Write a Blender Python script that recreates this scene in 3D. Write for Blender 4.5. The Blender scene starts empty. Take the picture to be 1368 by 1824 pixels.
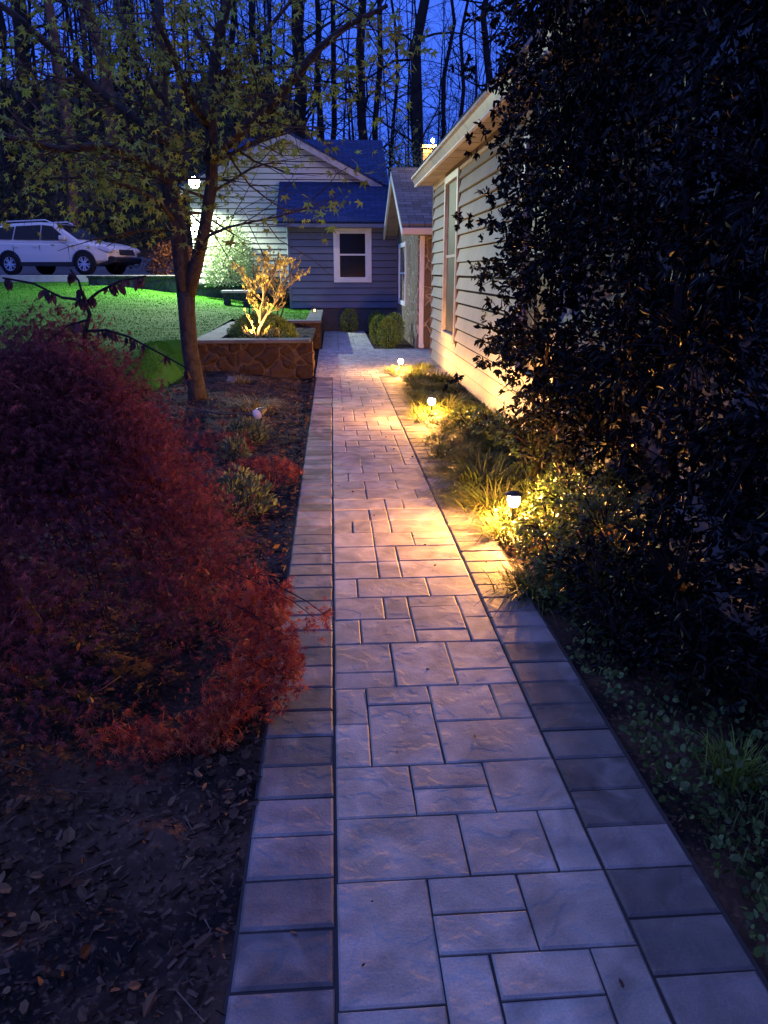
import bpy, math, random
import numpy as np
from mathutils import Vector, Matrix
S = bpy.context.scene
COL = S.collection
rng = np.random.default_rng(11)
random.seed(5)

# ------------------------------------------------------------------ camera
TH, PS, FPX, CAMH = math.radians(17.752), math.radians(3.822), 1340.0, 1.5
cd = bpy.data.cameras.new('camera')
cam = bpy.data.objects.new('camera', cd); COL.objects.link(cam)
cd.sensor_fit = 'VERTICAL'; cd.sensor_height = 36.0; cd.lens = 36.0 * FPX / 1824.0
cd.clip_start = 0.05; cd.clip_end = 600
cam.location = (0, 0, CAMH); cam.rotation_euler = (math.pi / 2 - TH, 0, -PS)
S.camera = cam

# ------------------------------------------------------------------ dusk sky
w = bpy.data.worlds.new('World'); S.world = w; w.use_nodes = True
nt = w.node_tree; N = nt.nodes; N.clear(); LK = nt.links.new
out = N.new('ShaderNodeOutputWorld'); bg = N.new('ShaderNodeBackground')
tc = N.new('ShaderNodeTexCoord'); sp = N.new('ShaderNodeSeparateXYZ'); ramp = N.new('ShaderNodeValToRGB')
sky = N.new('ShaderNodeTexSky'); sky.sky_type = 'NISHITA'; sky.sun_disc = False
sky.sun_elevation = math.radians(-4); sky.sun_rotation = math.radians(200); sky.ozone_density = 6.0
LK(tc.outputs['Generated'], sp.inputs[0]); LK(sp.outputs['Z'], ramp.inputs[0])
cr = ramp.color_ramp
cr.elements[0].position = 0.0; cr.elements[0].color = (0.052, 0.15, 0.90, 1)
cr.elements[1].position = 1.0; cr.elements[1].color = (0.30, 0.42, 1.42, 1)
e = cr.elements.new(0.30); e.color = (0.056, 0.16, 0.96, 1)
e = cr.elements.new(0.55); e.color = (0.20, 0.28, 0.95, 1)
add = N.new('ShaderNodeMixRGB'); add.blend_type = 'ADD'; add.inputs[0].default_value = 0.1
LK(ramp.outputs[0], add.inputs[1]); LK(sky.outputs[0], add.inputs[2])
LK(add.outputs[0], bg.inputs[0]); bg.inputs[1].default_value = 1.2
LK(bg.outputs[0], out.inputs[0])
S.view_settings.view_transform = 'Standard'; S.view_settings.look = 'None'
S.view_settings.exposure = 0; S.view_settings.gamma = 1
S.cycles.use_denoising = True; S.cycles.max_bounces = 6; S.cycles.sample_clamp_indirect = 4.0

# ------------------------------------------------------------------ helpers
_F = Vector((math.sin(PS) * math.cos(TH), math.cos(PS) * math.cos(TH), -math.sin(TH)))
_R = Vector((math.cos(PS), -math.sin(PS), 0)); _U = _R.cross(_F)
def at(px, py, y):          # design helper: a sight line of the photo met at distance y down the path
    d = _F * FPX + _R * (px - 684) + _U * (912 - py)
    return Vector((0, 0, CAMH)) + d * (y / d.y)
def atz(px, py, z):
    d = _F * FPX + _R * (px - 684) + _U * (912 - py)
    return Vector((0, 0, CAMH)) + d * ((z - CAMH) / d.z)

def sm(a, b, x):
    t = np.clip((x - a) / (b - a), 0, 1); return t * t * (3 - 2 * t)

def link_mesh(name, V, F, m=None, parent=None, smooth=False):
    me = bpy.data.meshes.new(name)
    me.from_pydata(V.tolist() if hasattr(V, 'tolist') else V, [], F.tolist() if hasattr(F, 'tolist') else F)
    if smooth: me.polygons.foreach_set('use_smooth', [True] * len(me.polygons))
    me.update()
    o = bpy.data.objects.new(name, me); COL.objects.link(o)
    if m: me.materials.append(m)
    if parent: o.parent = parent
    return o

class MB:
    def __init__(s): s.v = []; s.f = []; s.t = []; s.tone = None
    def add(s, vs, fs):
        n = len(s.v); s.v += [tuple(p) for p in vs]; s.f += [tuple(i + n for i in f) for f in fs]; return s
    def box(s, x0, x1, y0, y1, z0, z1):
        return s.add([(x0, y0, z0), (x1, y0, z0), (x1, y1, z0), (x0, y1, z0), (x0, y0, z1), (x1, y0, z1), (x1, y1, z1), (x0, y1, z1)],
                     [(0, 3, 2, 1), (4, 5, 6, 7), (0, 1, 5, 4), (1, 2, 6, 5), (2, 3, 7, 6), (3, 0, 4, 7)])
    def bar(s, a, b, wdt, hgt, up=(0, 0, 1)):
        a = Vector(a); b = Vector(b); d = (b - a).normalized(); u = Vector(up); x = d.cross(u).normalized(); u = x.cross(d)
        vs = []
        for p in (a, b):
            for i, j in ((-1, -1), (1, -1), (1, 1), (-1, 1)): vs.append(p + x * (i * wdt / 2) + u * (j * hgt / 2))
        return s.add(vs, [(0, 1, 2, 3), (7, 6, 5, 4), (0, 4, 5, 1), (1, 5, 6, 2), (2, 6, 7, 3), (3, 7, 4, 0)])
    def tube(s, pts, rad, n=8, caps=True):
        pts = [Vector(p) for p in pts]; vs = []; fs = []
        if not hasattr(rad, '__len__'): rad = [rad] * len(pts)
        x = None
        for i, p in enumerate(pts):
            d = (pts[min(i + 1, len(pts) - 1)] - pts[max(i - 1, 0)]).normalized()
            if x is None: x = d.orthogonal().normalized()
            x = (x - d * x.dot(d)).normalized(); y = d.cross(x)
            for k in range(n):
                a = 2 * math.pi * k / n; vs.append(p + (x * math.cos(a) + y * math.sin(a)) * rad[i])
        for i in range(len(pts) - 1):
            for k in range(n):
                fs.append((i * n + k, i * n + (k + 1) % n, (i + 1) * n + (k + 1) % n, (i + 1) * n + k))
        if caps: fs.append(tuple(range(n - 1, -1, -1))); fs.append(tuple(range((len(pts) - 1) * n, len(pts) * n)))
        return s.add(vs, fs)
    def lathe(s, prof, c=(0, 0, 0), n=20, axis='z'):
        vs = []; fs = []
        for r, h in prof:
            for k in range(n):
                a = 2 * math.pi * k / n; q = (r * math.cos(a), r * math.sin(a), h)
                if axis == 'y': q = (q[0], q[2], q[1])
                if axis == 'x': q = (q[2], q[0], q[1])
                vs.append((q[0] + c[0], q[1] + c[1], q[2] + c[2]))
        for i in range(len(prof) - 1):
            for k in range(n): fs.append((i * n + k, i * n + (k + 1) % n, (i + 1) * n + (k + 1) % n, (i + 1) * n + k))
        return s.add(vs, fs)
    def prism(s, poly, a, b, axis):     # poly of 2-D points extruded along an axis from a to b
        n = len(poly)
        def P(q, t): return {'x': (t, q[0], q[1]), 'y': (q[0], t, q[1]), 'z': (q[0], q[1], t)}[axis]
        vs = [P(q, a) for q in poly] + [P(q, b) for q in poly]
        return s.add(vs, [tuple(range(n)), tuple(range(2 * n - 1, n - 1, -1))] + [(i, i + n, (i + 1) % n + n, (i + 1) % n) for i in range(n)])
    def build(s, name, m, parent=None, smooth=False, bevel=0):
        o = link_mesh(name, s.v, s.f, m, parent, smooth)
        import bmesh
        bm = bmesh.new(); bm.from_mesh(o.data); bmesh.ops.recalc_face_normals(bm, faces=bm.faces)
        if bevel: bmesh.ops.bevel(bm, geom=list(bm.edges), offset=bevel, segments=1, affect='EDGES', clamp_overlap=True)
        bm.to_mesh(o.data); bm.free()
        return o

def empty(name, loc=(0, 0, 0), rz=0):
    o = bpy.data.objects.new(name, None); COL.objects.link(o); o.location = loc; o.rotation_euler = (0, 0, rz); o.empty_display_size = 0.1
    return o
def tag(o, label, cat, group=None, kind=None):
    if label: o['label'] = label
    if cat: o['category'] = cat
    if group: o['group'] = group
    if kind: o['kind'] = kind
    return o
def struct(o): o['kind'] = 'structure'; return o
def copy_tree(o, loc, rz=0, sc=None):
    c = o.copy(); COL.objects.link(c); c.location = loc; c.rotation_euler = (0, 0, rz)
    if sc: c.scale = sc
    for ch in o.children:
        k = ch.copy(); COL.objects.link(k); k.parent = c
        for g in ch.children:
            q = g.copy(); COL.objects.link(q); q.parent = k
    return c

# ---- leaves, blades and twigs as real small faces
OVAL = (np.array([(0, 0, 0), (.20, .28, .05), (.19, .66, .05), (0, 1, -.08), (-.19, .66, .05), (-.20, .28, .05)]), [(0, 1, 2, 3), (0, 3, 4, 5)])
ROUND = (np.array([(0, 0, 0), (.34, .25, .05), (.36, .62, .06), (.05, .95, -.05), (-.3, .66, .06), (-.36, .25, .05)]), [(0, 1, 2, 3), (0, 3, 4, 5)])
def star(tips, angs, val):
    v = [(0, 0, 0)]
    for i, (r, a) in enumerate(zip(tips, angs)):
        v.append((r * math.sin(math.radians(a)), r * math.cos(math.radians(a)), -.12 * r * r))
        if i < len(tips) - 1:
            b = math.radians((a + angs[i + 1]) / 2); v.append((val * math.sin(b), val * math.cos(b), .03))
    return np.array(v), [(0, i + 1, i) for i in range(1, len(v) - 1)]
MAPLE = star((.5, .85, 1, .85, .5), (-105, -48, 0, 48, 105), .34)
LACE = star((.6, .8, .95, 1, .95, .8, .6), (-100, -66, -32, 0, 32, 66, 100), .17)
def unit(a): return a / np.maximum(np.linalg.norm(a, axis=-1, keepdims=True), 1e-9)
def leaves(name, P, D, size, tmpl, m, parent=None, r=None):
    P = np.asarray(P, float); D = unit(np.asarray(D, float)); n = len(P); r = r or rng
    X = unit(np.cross(D, r.normal(size=(n, 3)))); Z = np.cross(X, D)
    T, F = tmpl; s = np.broadcast_to(np.asarray(size, float), (n,))[:, None, None]
    V = P[:, None] + s * (T[None, :, 0:1] * X[:, None] + T[None, :, 1:2] * D[:, None] + T[None, :, 2:3] * Z[:, None])
    k = len(T); faces = []
    for f in F: faces.append(np.array(f)[None] + (np.arange(n) * k)[:, None])
    if len({len(f) for f in F}) == 1: FF = np.concatenate(faces)
    return link_mesh(name, V.reshape(-1, 3), FF, m, parent)
def blades(name, B, az, L, lean, wd, m, parent=None, seg=4, r=None):
    n = len(B); t = np.linspace(0, 1, seg + 1); A = np.stack([np.cos(az), np.sin(az), 0 * az], 1); Sd = np.stack([-np.sin(az), np.cos(az), 0 * az], 1)
    outw = (L * lean)[:, None] * t[None] ** 1.4
    upw = L[:, None] * (t[None] - .75 * (lean[:, None]) * t[None] ** 2.4)
    C = B[:, None] + A[:, None] * outw[..., None] + np.array([0, 0, 1.0]) * upw[..., None]
    hw = (wd[:, None] * (1 - t[None] ** 2 * .92))[..., None] / 2
    V = np.stack([C - Sd[:, None] * hw, C + Sd[:, None] * hw], 2).reshape(-1, 3)
    q = np.array([(2 * i, 2 * i + 1, 2 * i + 3, 2 * i + 2) for i in range(seg)])
    F = (q[None] + (np.arange(n) * 2 * (seg + 1))[:, None, None]).reshape(-1, 4)
    return link_mesh(name, V, F, m, parent)
def sticks(segs, n=4):      # segs: list of (p0, p1, r0, r1)
    P0 = np.array([s[0] for s in segs], float); P1 = np.array([s[1] for s in segs], float)
    R0 = np.array([s[2] for s in segs]); R1 = np.array([s[3] for s in segs])
    D = unit(P1 - P0); X = unit(np.cross(D, np.array([.31, .87, .21]))); Y = np.cross(D, X)
    a = np.arange(n) * 2 * math.pi / n
    ring = X[:, None] * np.cos(a)[None, :, None] + Y[:, None] * np.sin(a)[None, :, None]
    V = np.concatenate([P0[:, None] + ring * R0[:, None, None], P1[:, None] + ring * R1[:, None, None]], 1).reshape(-1, 3)
    q = np.array([(k, (k + 1) % n, n + (k + 1) % n, n + k) for k in range(n)])
    return V, (q[None] + (np.arange(len(segs)) * 2 * n)[:, None, None]).reshape(-1, 4)
def grow(p, d, L, r, depth, segs, tips, R, droop=0.0, steps=4, kids=2, spread=.8):
    p = Vector(p); d = Vector(d).normalized(); l = L / steps
    for i in range(steps):
        d = (d + Vector((R.gauss(0, .17), R.gauss(0, .17), R.gauss(0, .13) - droop))).normalized()
        q = p + d * l; r2 = r * (1 - .75 / steps)
        segs.append((tuple(p), tuple(q), r, r2)); p = q; r = r2
        if depth == 0 or i > 0: tips.append((tuple(p), tuple(d)))
        if depth > 0 and i > 0:
            for _ in range(kids):
                dd = (d + Vector((R.gauss(0, spread), R.gauss(0, spread), R.gauss(0, spread * .55)))).normalized()
                grow(p, dd, L * R.uniform(.4, .65), r * .62, depth - 1, segs, tips, R, droop, steps - 1 if steps > 2 else 2, kids, spread)

# ------------------------------------------------------------------ materials
def mat(name, col, rough=.75, spec=.3, var=None, bump=None, island=0, coords='Object', trans=0, metal=0):
    m = bpy.data.materials.new(name); m.use_nodes = True; nt = m.node_tree; n = nt.nodes; L = nt.links.new
    b = n['Principled BSDF']; b.inputs['Roughness'].default_value = rough; b.inputs['Specular IOR Level'].default_value = spec
    b.inputs['Metallic'].default_value = metal
    b.inputs['Base Color'].default_value = (*col, 1)
    t = n.new('ShaderNodeTexCoord'); cur = None
    if var:                         # [(scale, colour2, lo, hi), ...]
        for sc, c2, lo, hi in var:
            z = n.new('ShaderNodeTexNoise'); z.inputs['Scale'].default_value = sc; z.inputs['Detail'].default_value = 5
            L(t.outputs[coords], z.inputs['Vector'])
            mr = n.new('ShaderNodeMapRange'); mr.inputs[1].default_value = lo; mr.inputs[2].default_value = hi; L(z.outputs[0], mr.inputs[0])
            mx = n.new('ShaderNodeMixRGB'); L(mr.outputs[0], mx.inputs[0]); mx.inputs[2].default_value = (*c2, 1)
            if cur: L(cur, mx.inputs[1])
            else: mx.inputs[1].default_value = (*col, 1)
            cur = mx.outputs[0]
    if island:
        g = n.new('ShaderNodeNewGeometry'); hs = n.new('ShaderNodeHueSaturation')
        mr = n.new('ShaderNodeMapRange'); mr.inputs[3].default_value = 1 - island; mr.inputs[4].default_value = 1 + island * 1.3
        L(g.outputs['Random Per Island'], mr.inputs[0]); L(mr.outputs[0], hs.inputs['Value'])
        mr2 = n.new('ShaderNodeMapRange'); mr2.inputs[3].default_value = .485; mr2.inputs[4].default_value = .515
        L(g.outputs['Random Per Island'], mr2.inputs[0]); L(mr2.outputs[0], hs.inputs['Hue'])
        if cur: L(cur, hs.inputs['Color'])
        else: hs.inputs['Color'].default_value = (*col, 1)
        cur = hs.outputs[0]
    if cur: L(cur, b.inputs['Base Color'])
    if bump:
        prev = None
        for sc, st, det in bump:
            z = n.new('ShaderNodeTexNoise'); z.inputs['Scale'].default_value = sc; z.inputs['Detail'].default_value = det
            L(t.outputs[coords], z.inputs['Vector'])
            bp = n.new('ShaderNodeBump'); bp.inputs['Strength'].default_value = st; bp.inputs['Distance'].default_value = .5 / sc
            L(z.outputs[0], bp.inputs['Height'])
            if prev: L(prev, bp.inputs['Normal'])
            prev = bp.outputs[0]
        L(prev, b.inputs['Normal'])
    if trans:
        ts = n.new('ShaderNodeBsdfTranslucent'); mxs = n.new('ShaderNodeMixShader'); mxs.inputs[0].default_value = trans
        if cur: L(cur, ts.inputs[0])
        else: ts.inputs[0].default_value = (*col, 1)
        L(b.outputs[0], mxs.inputs[1]); L(ts.outputs[0], mxs.inputs[2]); L(mxs.outputs[0], n['Material Output'].inputs[0])
    return m
def emis(name, col, st):
    m = bpy.data.materials.new(name); m.use_nodes = True; b = m.node_tree.nodes['Principled BSDF']
    b.inputs['Base Color'].default_value = (*col, 1); b.inputs['Emission Color'].default_value = (*col, 1); b.inputs['Emission Strength'].default_value = st
    return m
def stone_mat(name, c1, c2, mortar, scale, width=.035):
    m = bpy.data.materials.new(name); m.use_nodes = True; nt = m.node_tree; n = nt.nodes; L = nt.links.new
    b = n['Principled BSDF']; b.inputs['Roughness'].default_value = .85; b.inputs['Specular IOR Level'].default_value = .2
    t = n.new('ShaderNodeTexCoord'); z = n.new('ShaderNodeTexNoise'); z.inputs['Scale'].default_value = 2.2; z.inputs['Detail'].default_value = 3
    L(t.outputs['Object'], z.inputs['Vector'])
    ad = n.new('ShaderNodeMixRGB'); ad.blend_type = 'ADD'; ad.inputs[0].default_value = .38; L(t.outputs['Object'], ad.inputs[1]); L(z.outputs['Color'], ad.inputs[2])
    v1 = n.new('ShaderNodeTexVoronoi'); v1.inputs['Scale'].default_value = scale; L(ad.outputs[0], v1.inputs['Vector'])
    v2 = n.new('ShaderNodeTexVoronoi'); v2.feature = 'DISTANCE_TO_EDGE'; v2.inputs['Scale'].default_value = scale; L(ad.outputs[0], v2.inputs['Vector'])
    sep = n.new('ShaderNodeSeparateColor'); L(v1.outputs['Color'], sep.inputs[0])
    mx = n.new('ShaderNodeMixRGB'); mx.inputs[1].default_value = (*c1, 1); mx.inputs[2].default_value = (*c2, 1); L(sep.outputs[0], mx.inputs[0])
    g = n.new('ShaderNodeTexNoise'); g.inputs['Scale'].default_value = 30; g.inputs['Detail'].default_value = 6; L(t.outputs['Object'], g.inputs['Vector'])
    hv = n.new('ShaderNodeHueSaturation'); mrv = n.new('ShaderNodeMapRange'); mrv.inputs[3].default_value = .55; mrv.inputs[4].default_value = 1.4
    L(g.outputs[0], mrv.inputs[0]); L(mrv.outputs[0], hv.inputs['Value']); L(mx.outputs[0], hv.inputs['Color'])
    mr = n.new('ShaderNodeMapRange'); mr.inputs[1].default_value = width * .5; mr.inputs[2].default_value = width * 1.3; L(v2.outputs['Distance'], mr.inputs[0])
    m2 = n.new('ShaderNodeMixRGB'); m2.inputs[1].default_value = (*mortar, 1); L(hv.outputs[0], m2.inputs[2]); L(mr.outputs[0], m2.inputs[0])
    L(m2.outputs[0], b.inputs['Base Color'])
    mh = n.new('ShaderNodeMapRange'); mh.inputs[1].default_value = width * .4; mh.inputs[2].default_value = width * 5; L(v2.outputs['Distance'], mh.inputs[0])
    am = n.new('ShaderNodeMath'); am.operation = 'MULTIPLY_ADD'; am.inputs[1].default_value = .35; L(g.outputs[0], am.inputs[0]); L(mh.outputs[0], am.inputs[2])
    bp = n.new('ShaderNodeBump'); bp.inputs['Strength'].default_value = .9; bp.inputs['Distance'].default_value = .03
    L(am.outputs[0], bp.inputs['Height']); L(bp.outputs[0], b.inputs['Normal'])
    return m
def paver_mat(name, c1, c2, c3):
    m = bpy.data.materials.new(name); m.use_nodes = True; nt = m.node_tree; n = nt.nodes; L = nt.links.new
    b = n['Principled BSDF']; b.inputs['Roughness'].default_value = .72; b.inputs['Specular IOR Level'].default_value = .28
    t = n.new('ShaderNodeTexCoord'); g = n.new('ShaderNodeNewGeometry')
    rp = n.new('ShaderNodeValToRGB'); L(g.outputs['Random Per Island'], rp.inputs[0])
    rp.color_ramp.elements[0].color = (*c1, 1); rp.color_ramp.elements[1].color = (*c2, 1)
    q = rp.color_ramp.elements.new(.55); q.color = (*c3, 1)
    z = n.new('ShaderNodeTexNoise'); z.inputs['Scale'].default_value = 7; z.inputs['Detail'].default_value = 4; z.inputs['Distortion'].default_value = .6; L(t.outputs['Object'], z.inputs['Vector'])
    mr = n.new('ShaderNodeMapRange'); mr.inputs[1].default_value = .3; mr.inputs[2].default_value = .72; mr.inputs[3].default_value = .66; mr.inputs[4].default_value = 1.36; L(z.outputs[0], mr.inputs[0])
    sz = n.new('ShaderNodeTexNoise'); sz.inputs['Scale'].default_value = 3.1; sz.inputs['Detail'].default_value = 5; sz.inputs['Distortion'].default_value = 1.0; L(t.outputs['Object'], sz.inputs['Vector'])
    sr = n.new('ShaderNodeMapRange'); sr.inputs[1].default_value = .56; sr.inputs[2].default_value = .74; sr.inputs[4].default_value = .45; L(sz.outputs[0], sr.inputs[0])
    sx_ = n.new('ShaderNodeMixRGB'); sx_.inputs[2].default_value = (.44, .40, .37, 1); L(rp.outputs[0], sx_.inputs[1]); L(sr.outputs[0], sx_.inputs[0])
    hv = n.new('ShaderNodeHueSaturation'); L(sx_.outputs[0], hv.inputs['Color']); fg = n.new('ShaderNodeTexNoise'); fg.inputs['Scale'].default_value = 170; fg.inputs['Detail'].default_value = 3; L(t.outputs['Object'], fg.inputs['Vector'])
    fm = n.new('ShaderNodeMapRange'); fm.inputs[1].default_value = .3; fm.inputs[2].default_value = .7; fm.inputs[3].default_value = .88; fm.inputs[4].default_value = 1.12; L(fg.outputs[0], fm.inputs[0])
    mu = n.new('ShaderNodeMath'); mu.operation = 'MULTIPLY'; L(mr.outputs[0], mu.inputs[0]); L(fm.outputs[0], mu.inputs[1]); L(mu.outputs[0], hv.inputs['Value'])
    L(hv.outputs[0], b.inputs['Base Color'])
    # riven face: a coordinate offset per paver so no ridge runs across a joint
    off = n.new('ShaderNodeCombineXYZ'); mm = n.new('ShaderNodeMath'); mm.operation = 'MULTIPLY'; mm.inputs[1].default_value = 40
    L(g.outputs['Random Per Island'], mm.inputs[0]); L(mm.outputs[0], off.inputs[2])
    va = n.new('ShaderNodeVectorMath'); va.operation = 'ADD'; L(t.outputs['Object'], va.inputs[0]); L(off.outputs[0], va.inputs[1])
    prev = None
    for sc, st, ds, dist in ((4.3, .5, .010, .15), (15, .45, .0035, .1), (150, .55, .0016, 0)):
        zz = n.new('ShaderNodeTexNoise'); zz.inputs['Scale'].default_value = sc; zz.inputs['Detail'].default_value = 4; zz.inputs['Distortion'].default_value = dist
        L(va.outputs[0], zz.inputs['Vector'])
        h = zz.outputs[0]
        if sc < 10:                 # ledges
            rr = n.new('ShaderNodeValToRGB'); L(h, rr.inputs[0]); e = rr.color_ramp.elements
            e[0].position = .30; e[0].color = (0, 0, 0, 1); e[1].position = .72; e[1].color = (1, 1, 1, 1)
            for pz, c in ((.44, .30), (.475, .55), (.57, .62), (.60, .85)):
                k = e.new(pz); k.color = (c, c, c, 1)
            h = rr.outputs[0]
        bp = n.new('ShaderNodeBump'); bp.inputs['Strength'].default_value = st; bp.inputs['Distance'].default_value = ds; L(h, bp.inputs['Height'])
        if prev: L(prev, bp.inputs['Normal'])
        prev = bp.outputs[0]
    L(prev, b.inputs['Normal'])
    return m

M = {}
M['mulch'] = mat('mulch', (.07, .042, .031), .95, .1, [(2.6, (.014, .011, .011), .40, .58), (55, (.13, .078, .054), .55, .75)], [(40, .9, 6), (9, .6, 4)])
M['chip'] = mat('bark_chips', (.06, .036, .027), .9, .15, island=.75)
M['litter'] = mat('dry_leaves', (.11, .058, .034), .8, .2, island=.7)
M['chip2'] = mat('grey_twigs', (.12, .085, .065), .9, .1, island=.5)
M['litter2'] = mat('brown_leaves', (.085, .046, .027), .8, .2, island=.6)
M['lawn'] = mat('lawn_turf', (.040, .15, .010), .9, .1, [(1.3, (.03, .115, .009), .4, .7), (25, (.05, .17, .013), .5, .8)], [(60, .8, 4)])
M['blade'] = mat('grass_blades', (.040, .15, .010), .9, .05, island=.22, trans=.2)
M['field'] = paver_mat('field_pavers', (.245, .213, .188), (.35, .305, .27), (.295, .256, .225))
M['edge'] = paver_mat('border_pavers', (.095, .082, .078), (.24, .20, .185), (.145, .124, .117))
M['cross'] = paver_mat('court_pavers', (.26, .25, .245), (.38, .365, .35), (.32, .31, .30))
M['sand'] = mat('joint_sand', (.045, .04, .04), .95, .1)
M['asphalt'] = mat('drive_asphalt', (.10, .10, .105), .85, .2, [(3, (.07, .07, .075), .4, .7)], [(80, .5, 3)])
M['concrete'] = mat('concrete', (.42, .40, .37), .85, .2, [(4, (.32, .30, .28), .4, .7)], [(40, .4, 4)])
M['stone'] = stone_mat('field_stone', (.046, .027, .018), (.075, .046, .030), (.105, .073, .048), 3.9)
M['stoneh'] = stone_mat('house_stone', (.14, .105, .075), (.24, .185, .13), (.40, .35, .28), 3.0, .03)
M['cap'] = mat('bluestone_cap', (.13, .128, .125), .8, .15, [(3, (.085, .084, .084), .4, .7)], [(22, .5, 5)])
M['dwall'] = stone_mat('dark_block', (.035, .035, .04), (.07, .07, .075), (.03, .03, .03), 3.2)
M['siding'] = mat('cream_siding', (.235, .255, .25), .6, .25, [(1.4, (.18, .195, .19), .42, .72)], [(7, .12, 3)])
M['siding2'] = mat('beige_siding', (.47, .50, .42), .6, .3, [(1.5, (.45, .45, .41), .4, .7)])
M['siding3'] = mat('grey_blue_siding', (.125, .15, .225), .6, .2, [(1.7, (.10, .12, .185), .4, .7)])
M['slot_shade'] = mat('board_shadow', (.05, .05, .052), .9, .1)  # dark sheet put behind the boards as the shadow line under each lap
M['trim'] = mat('white_trim', (.74, .74, .72), .5, .35, [(5, (.64, .64, .62), .5, .8)])
M['btrim'] = mat('brown_trim', (.10, .062, .045), .6, .3)
M['soffit'] = mat('soffit_board', (.42, .36, .30), .7, .2, [(3, (.30, .25, .21), .45, .7)])
M['gutter'] = mat('grey_gutter', (.36, .35, .34), .45, .4, [(6, (.24, .235, .23), .45, .7)])
M['beige'] = mat('beige_gutter', (.60, .52, .40), .5, .35)
M['found'] = mat('foundation', (.09, .09, .10), .9, .15, [(4, (.065, .065, .075), .4, .7)], [(30, .4, 4)])
M['rail'] = mat('dark_metal', (.018, .018, .02), .45, .45)
M['steel'] = mat('pale_metal', (.55, .55, .58), .35, .5, metal=.6)
M['glass'] = mat('dark_glass', (.012, .013, .016), .12, .15)
M['curtain'] = mat('screened_glass', (.06, .063, .06), .5, .15, [(3, (.04, .043, .042), .4, .65)])
M['bark'] = mat('maple_bark', (.05, .041, .036), .9, .15, [(12, (.028, .023, .021), .4, .65)], [(25, .9, 6)])
M['bark2'] = mat('forest_bark', (.028, .023, .02), .95, .1, [(4, (.016, .013, .012), .4, .65)], [(12, .9, 5)])
M['bark3'] = mat('ruddy_bark', (.16, .085, .055), .95, .1, [(4, (.08, .045, .03), .4, .65)], [(12, .9, 5)])
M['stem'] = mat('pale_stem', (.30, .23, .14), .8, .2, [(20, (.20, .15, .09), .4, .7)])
M['twig'] = mat('dark_twig', (.03, .02, .018), .9, .1)
M['mleaf'] = mat('maple_leaves', (.14, .20, .035), .65, .3, [(1.2, (.20, .19, .035), .45, .7)], island=.5, trans=.35)
M['red'] = mat('laceleaf', (.19, .047, .048), .8, .1, [(2.2, (.125, .038, .052), .42, .6), (4, (.31, .08, .042), .6, .8)], island=.6, trans=.3)
M['red2'] = mat('laceleaf_lamplit', (.31, .066, .042), .75, .15, [(9, (.40, .12, .048), .5, .75)], island=.5, trans=.3)  # lamplight on the lower right sprays put into a redder leaf colour
M['wilt'] = mat('young_leaves', (.075, .040, .045), .75, .2, island=.4, trans=.3)
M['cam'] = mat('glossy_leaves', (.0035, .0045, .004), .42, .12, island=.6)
M['low'] = mat('shrub_leaves', (.05, .08, .02), .35, .5, island=.6, trans=.2)
M['lir'] = mat('lilyturf', (.07, .095, .022), .6, .2, [(6, (.115, .095, .03), .5, .75)], island=.6, trans=.25)
M['box'] = mat('boxwood', (.15, .21, .03), .6, .3, island=.55, trans=.15)
M['weed'] = mat('weed_leaves', (.085, .125, .035), .6, .3, island=.6, trans=.2)
M['tuft'] = mat('fresh_grass', (.19, .27, .04), .6, .3, island=.4, trans=.25)
M['lav'] = mat('grey_green_leaves', (.095, .12, .075), .75, .2, island=.45, trans=.2)
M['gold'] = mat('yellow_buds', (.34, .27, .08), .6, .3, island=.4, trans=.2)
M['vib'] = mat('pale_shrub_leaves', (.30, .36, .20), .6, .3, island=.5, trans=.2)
M['dry'] = mat('dry_grass', (.20, .17, .07), .8, .2, island=.5)
M['under'] = mat('woodland_leaves', (.035, .042, .02), .8, .15, [(.15, (.055, .04, .022), .45, .7)], island=.6, trans=.15)
M['hill'] = mat('forest_floor', (.05, .036, .026), .95, .1, [(.5, (.03, .026, .018), .4, .65)], [(3, .8, 6)])
M['core'] = mat('shaded_wood', (.012, .014, .008), .95, .05)
M['brick'] = None
def shingle(name, c1, c2, sx=.30, sy=.14):
    m = bpy.data.materials.new(name); m.use_nodes = True; nt = m.node_tree; n = nt.nodes; L = nt.links.new
    b = n['Principled BSDF']; b.inputs['Roughness'].default_value = .9; b.inputs['Specular IOR Level'].default_value = .15
    uv = n.new('ShaderNodeUVMap'); br = n.new('ShaderNodeTexBrick'); L(uv.outputs[0], br.inputs['Vector'])
    br.inputs['Scale'].default_value = 1; br.inputs['Brick Width'].default_value = sx; br.inputs['Row Height'].default_value = sy
    br.inputs['Mortar Size'].default_value = .007; br.inputs['Color1'].default_value = (*c1, 1); br.inputs['Color2'].default_value = (*c2, 1)
    br.inputs['Mortar'].default_value = (c1[0] * .35, c1[1] * .35, c1[2] * .35, 1); br.inputs['Bias'].default_value = 0
    z = n.new('ShaderNodeTexNoise'); z.inputs['Scale'].default_value = 90; L(uv.outputs[0], z.inputs['Vector'])
    hv = n.new('ShaderNodeHueSaturation'); mr = n.new('ShaderNodeMapRange'); mr.inputs[3].default_value = .6; mr.inputs[4].default_value = 1.4
    L(z.outputs[0], mr.inputs[0]); L(mr.outputs[0], hv.inputs['Value']); L(br.outputs['Color'], hv.inputs['Color']); L(hv.outputs[0], b.inputs['Base Color'])
    bp = n.new('ShaderNodeBump'); bp.inputs['Strength'].default_value = .8; bp.inputs['Distance'].default_value = .012; bp.invert = True
    L(br.outputs['Fac'], bp.inputs['Height']); L(bp.outputs[0], b.inputs['Normal'])
    return m
M['shingle'] = shingle('brown_shingles', (.085, .078, .072), (.17, .155, .145))
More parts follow.
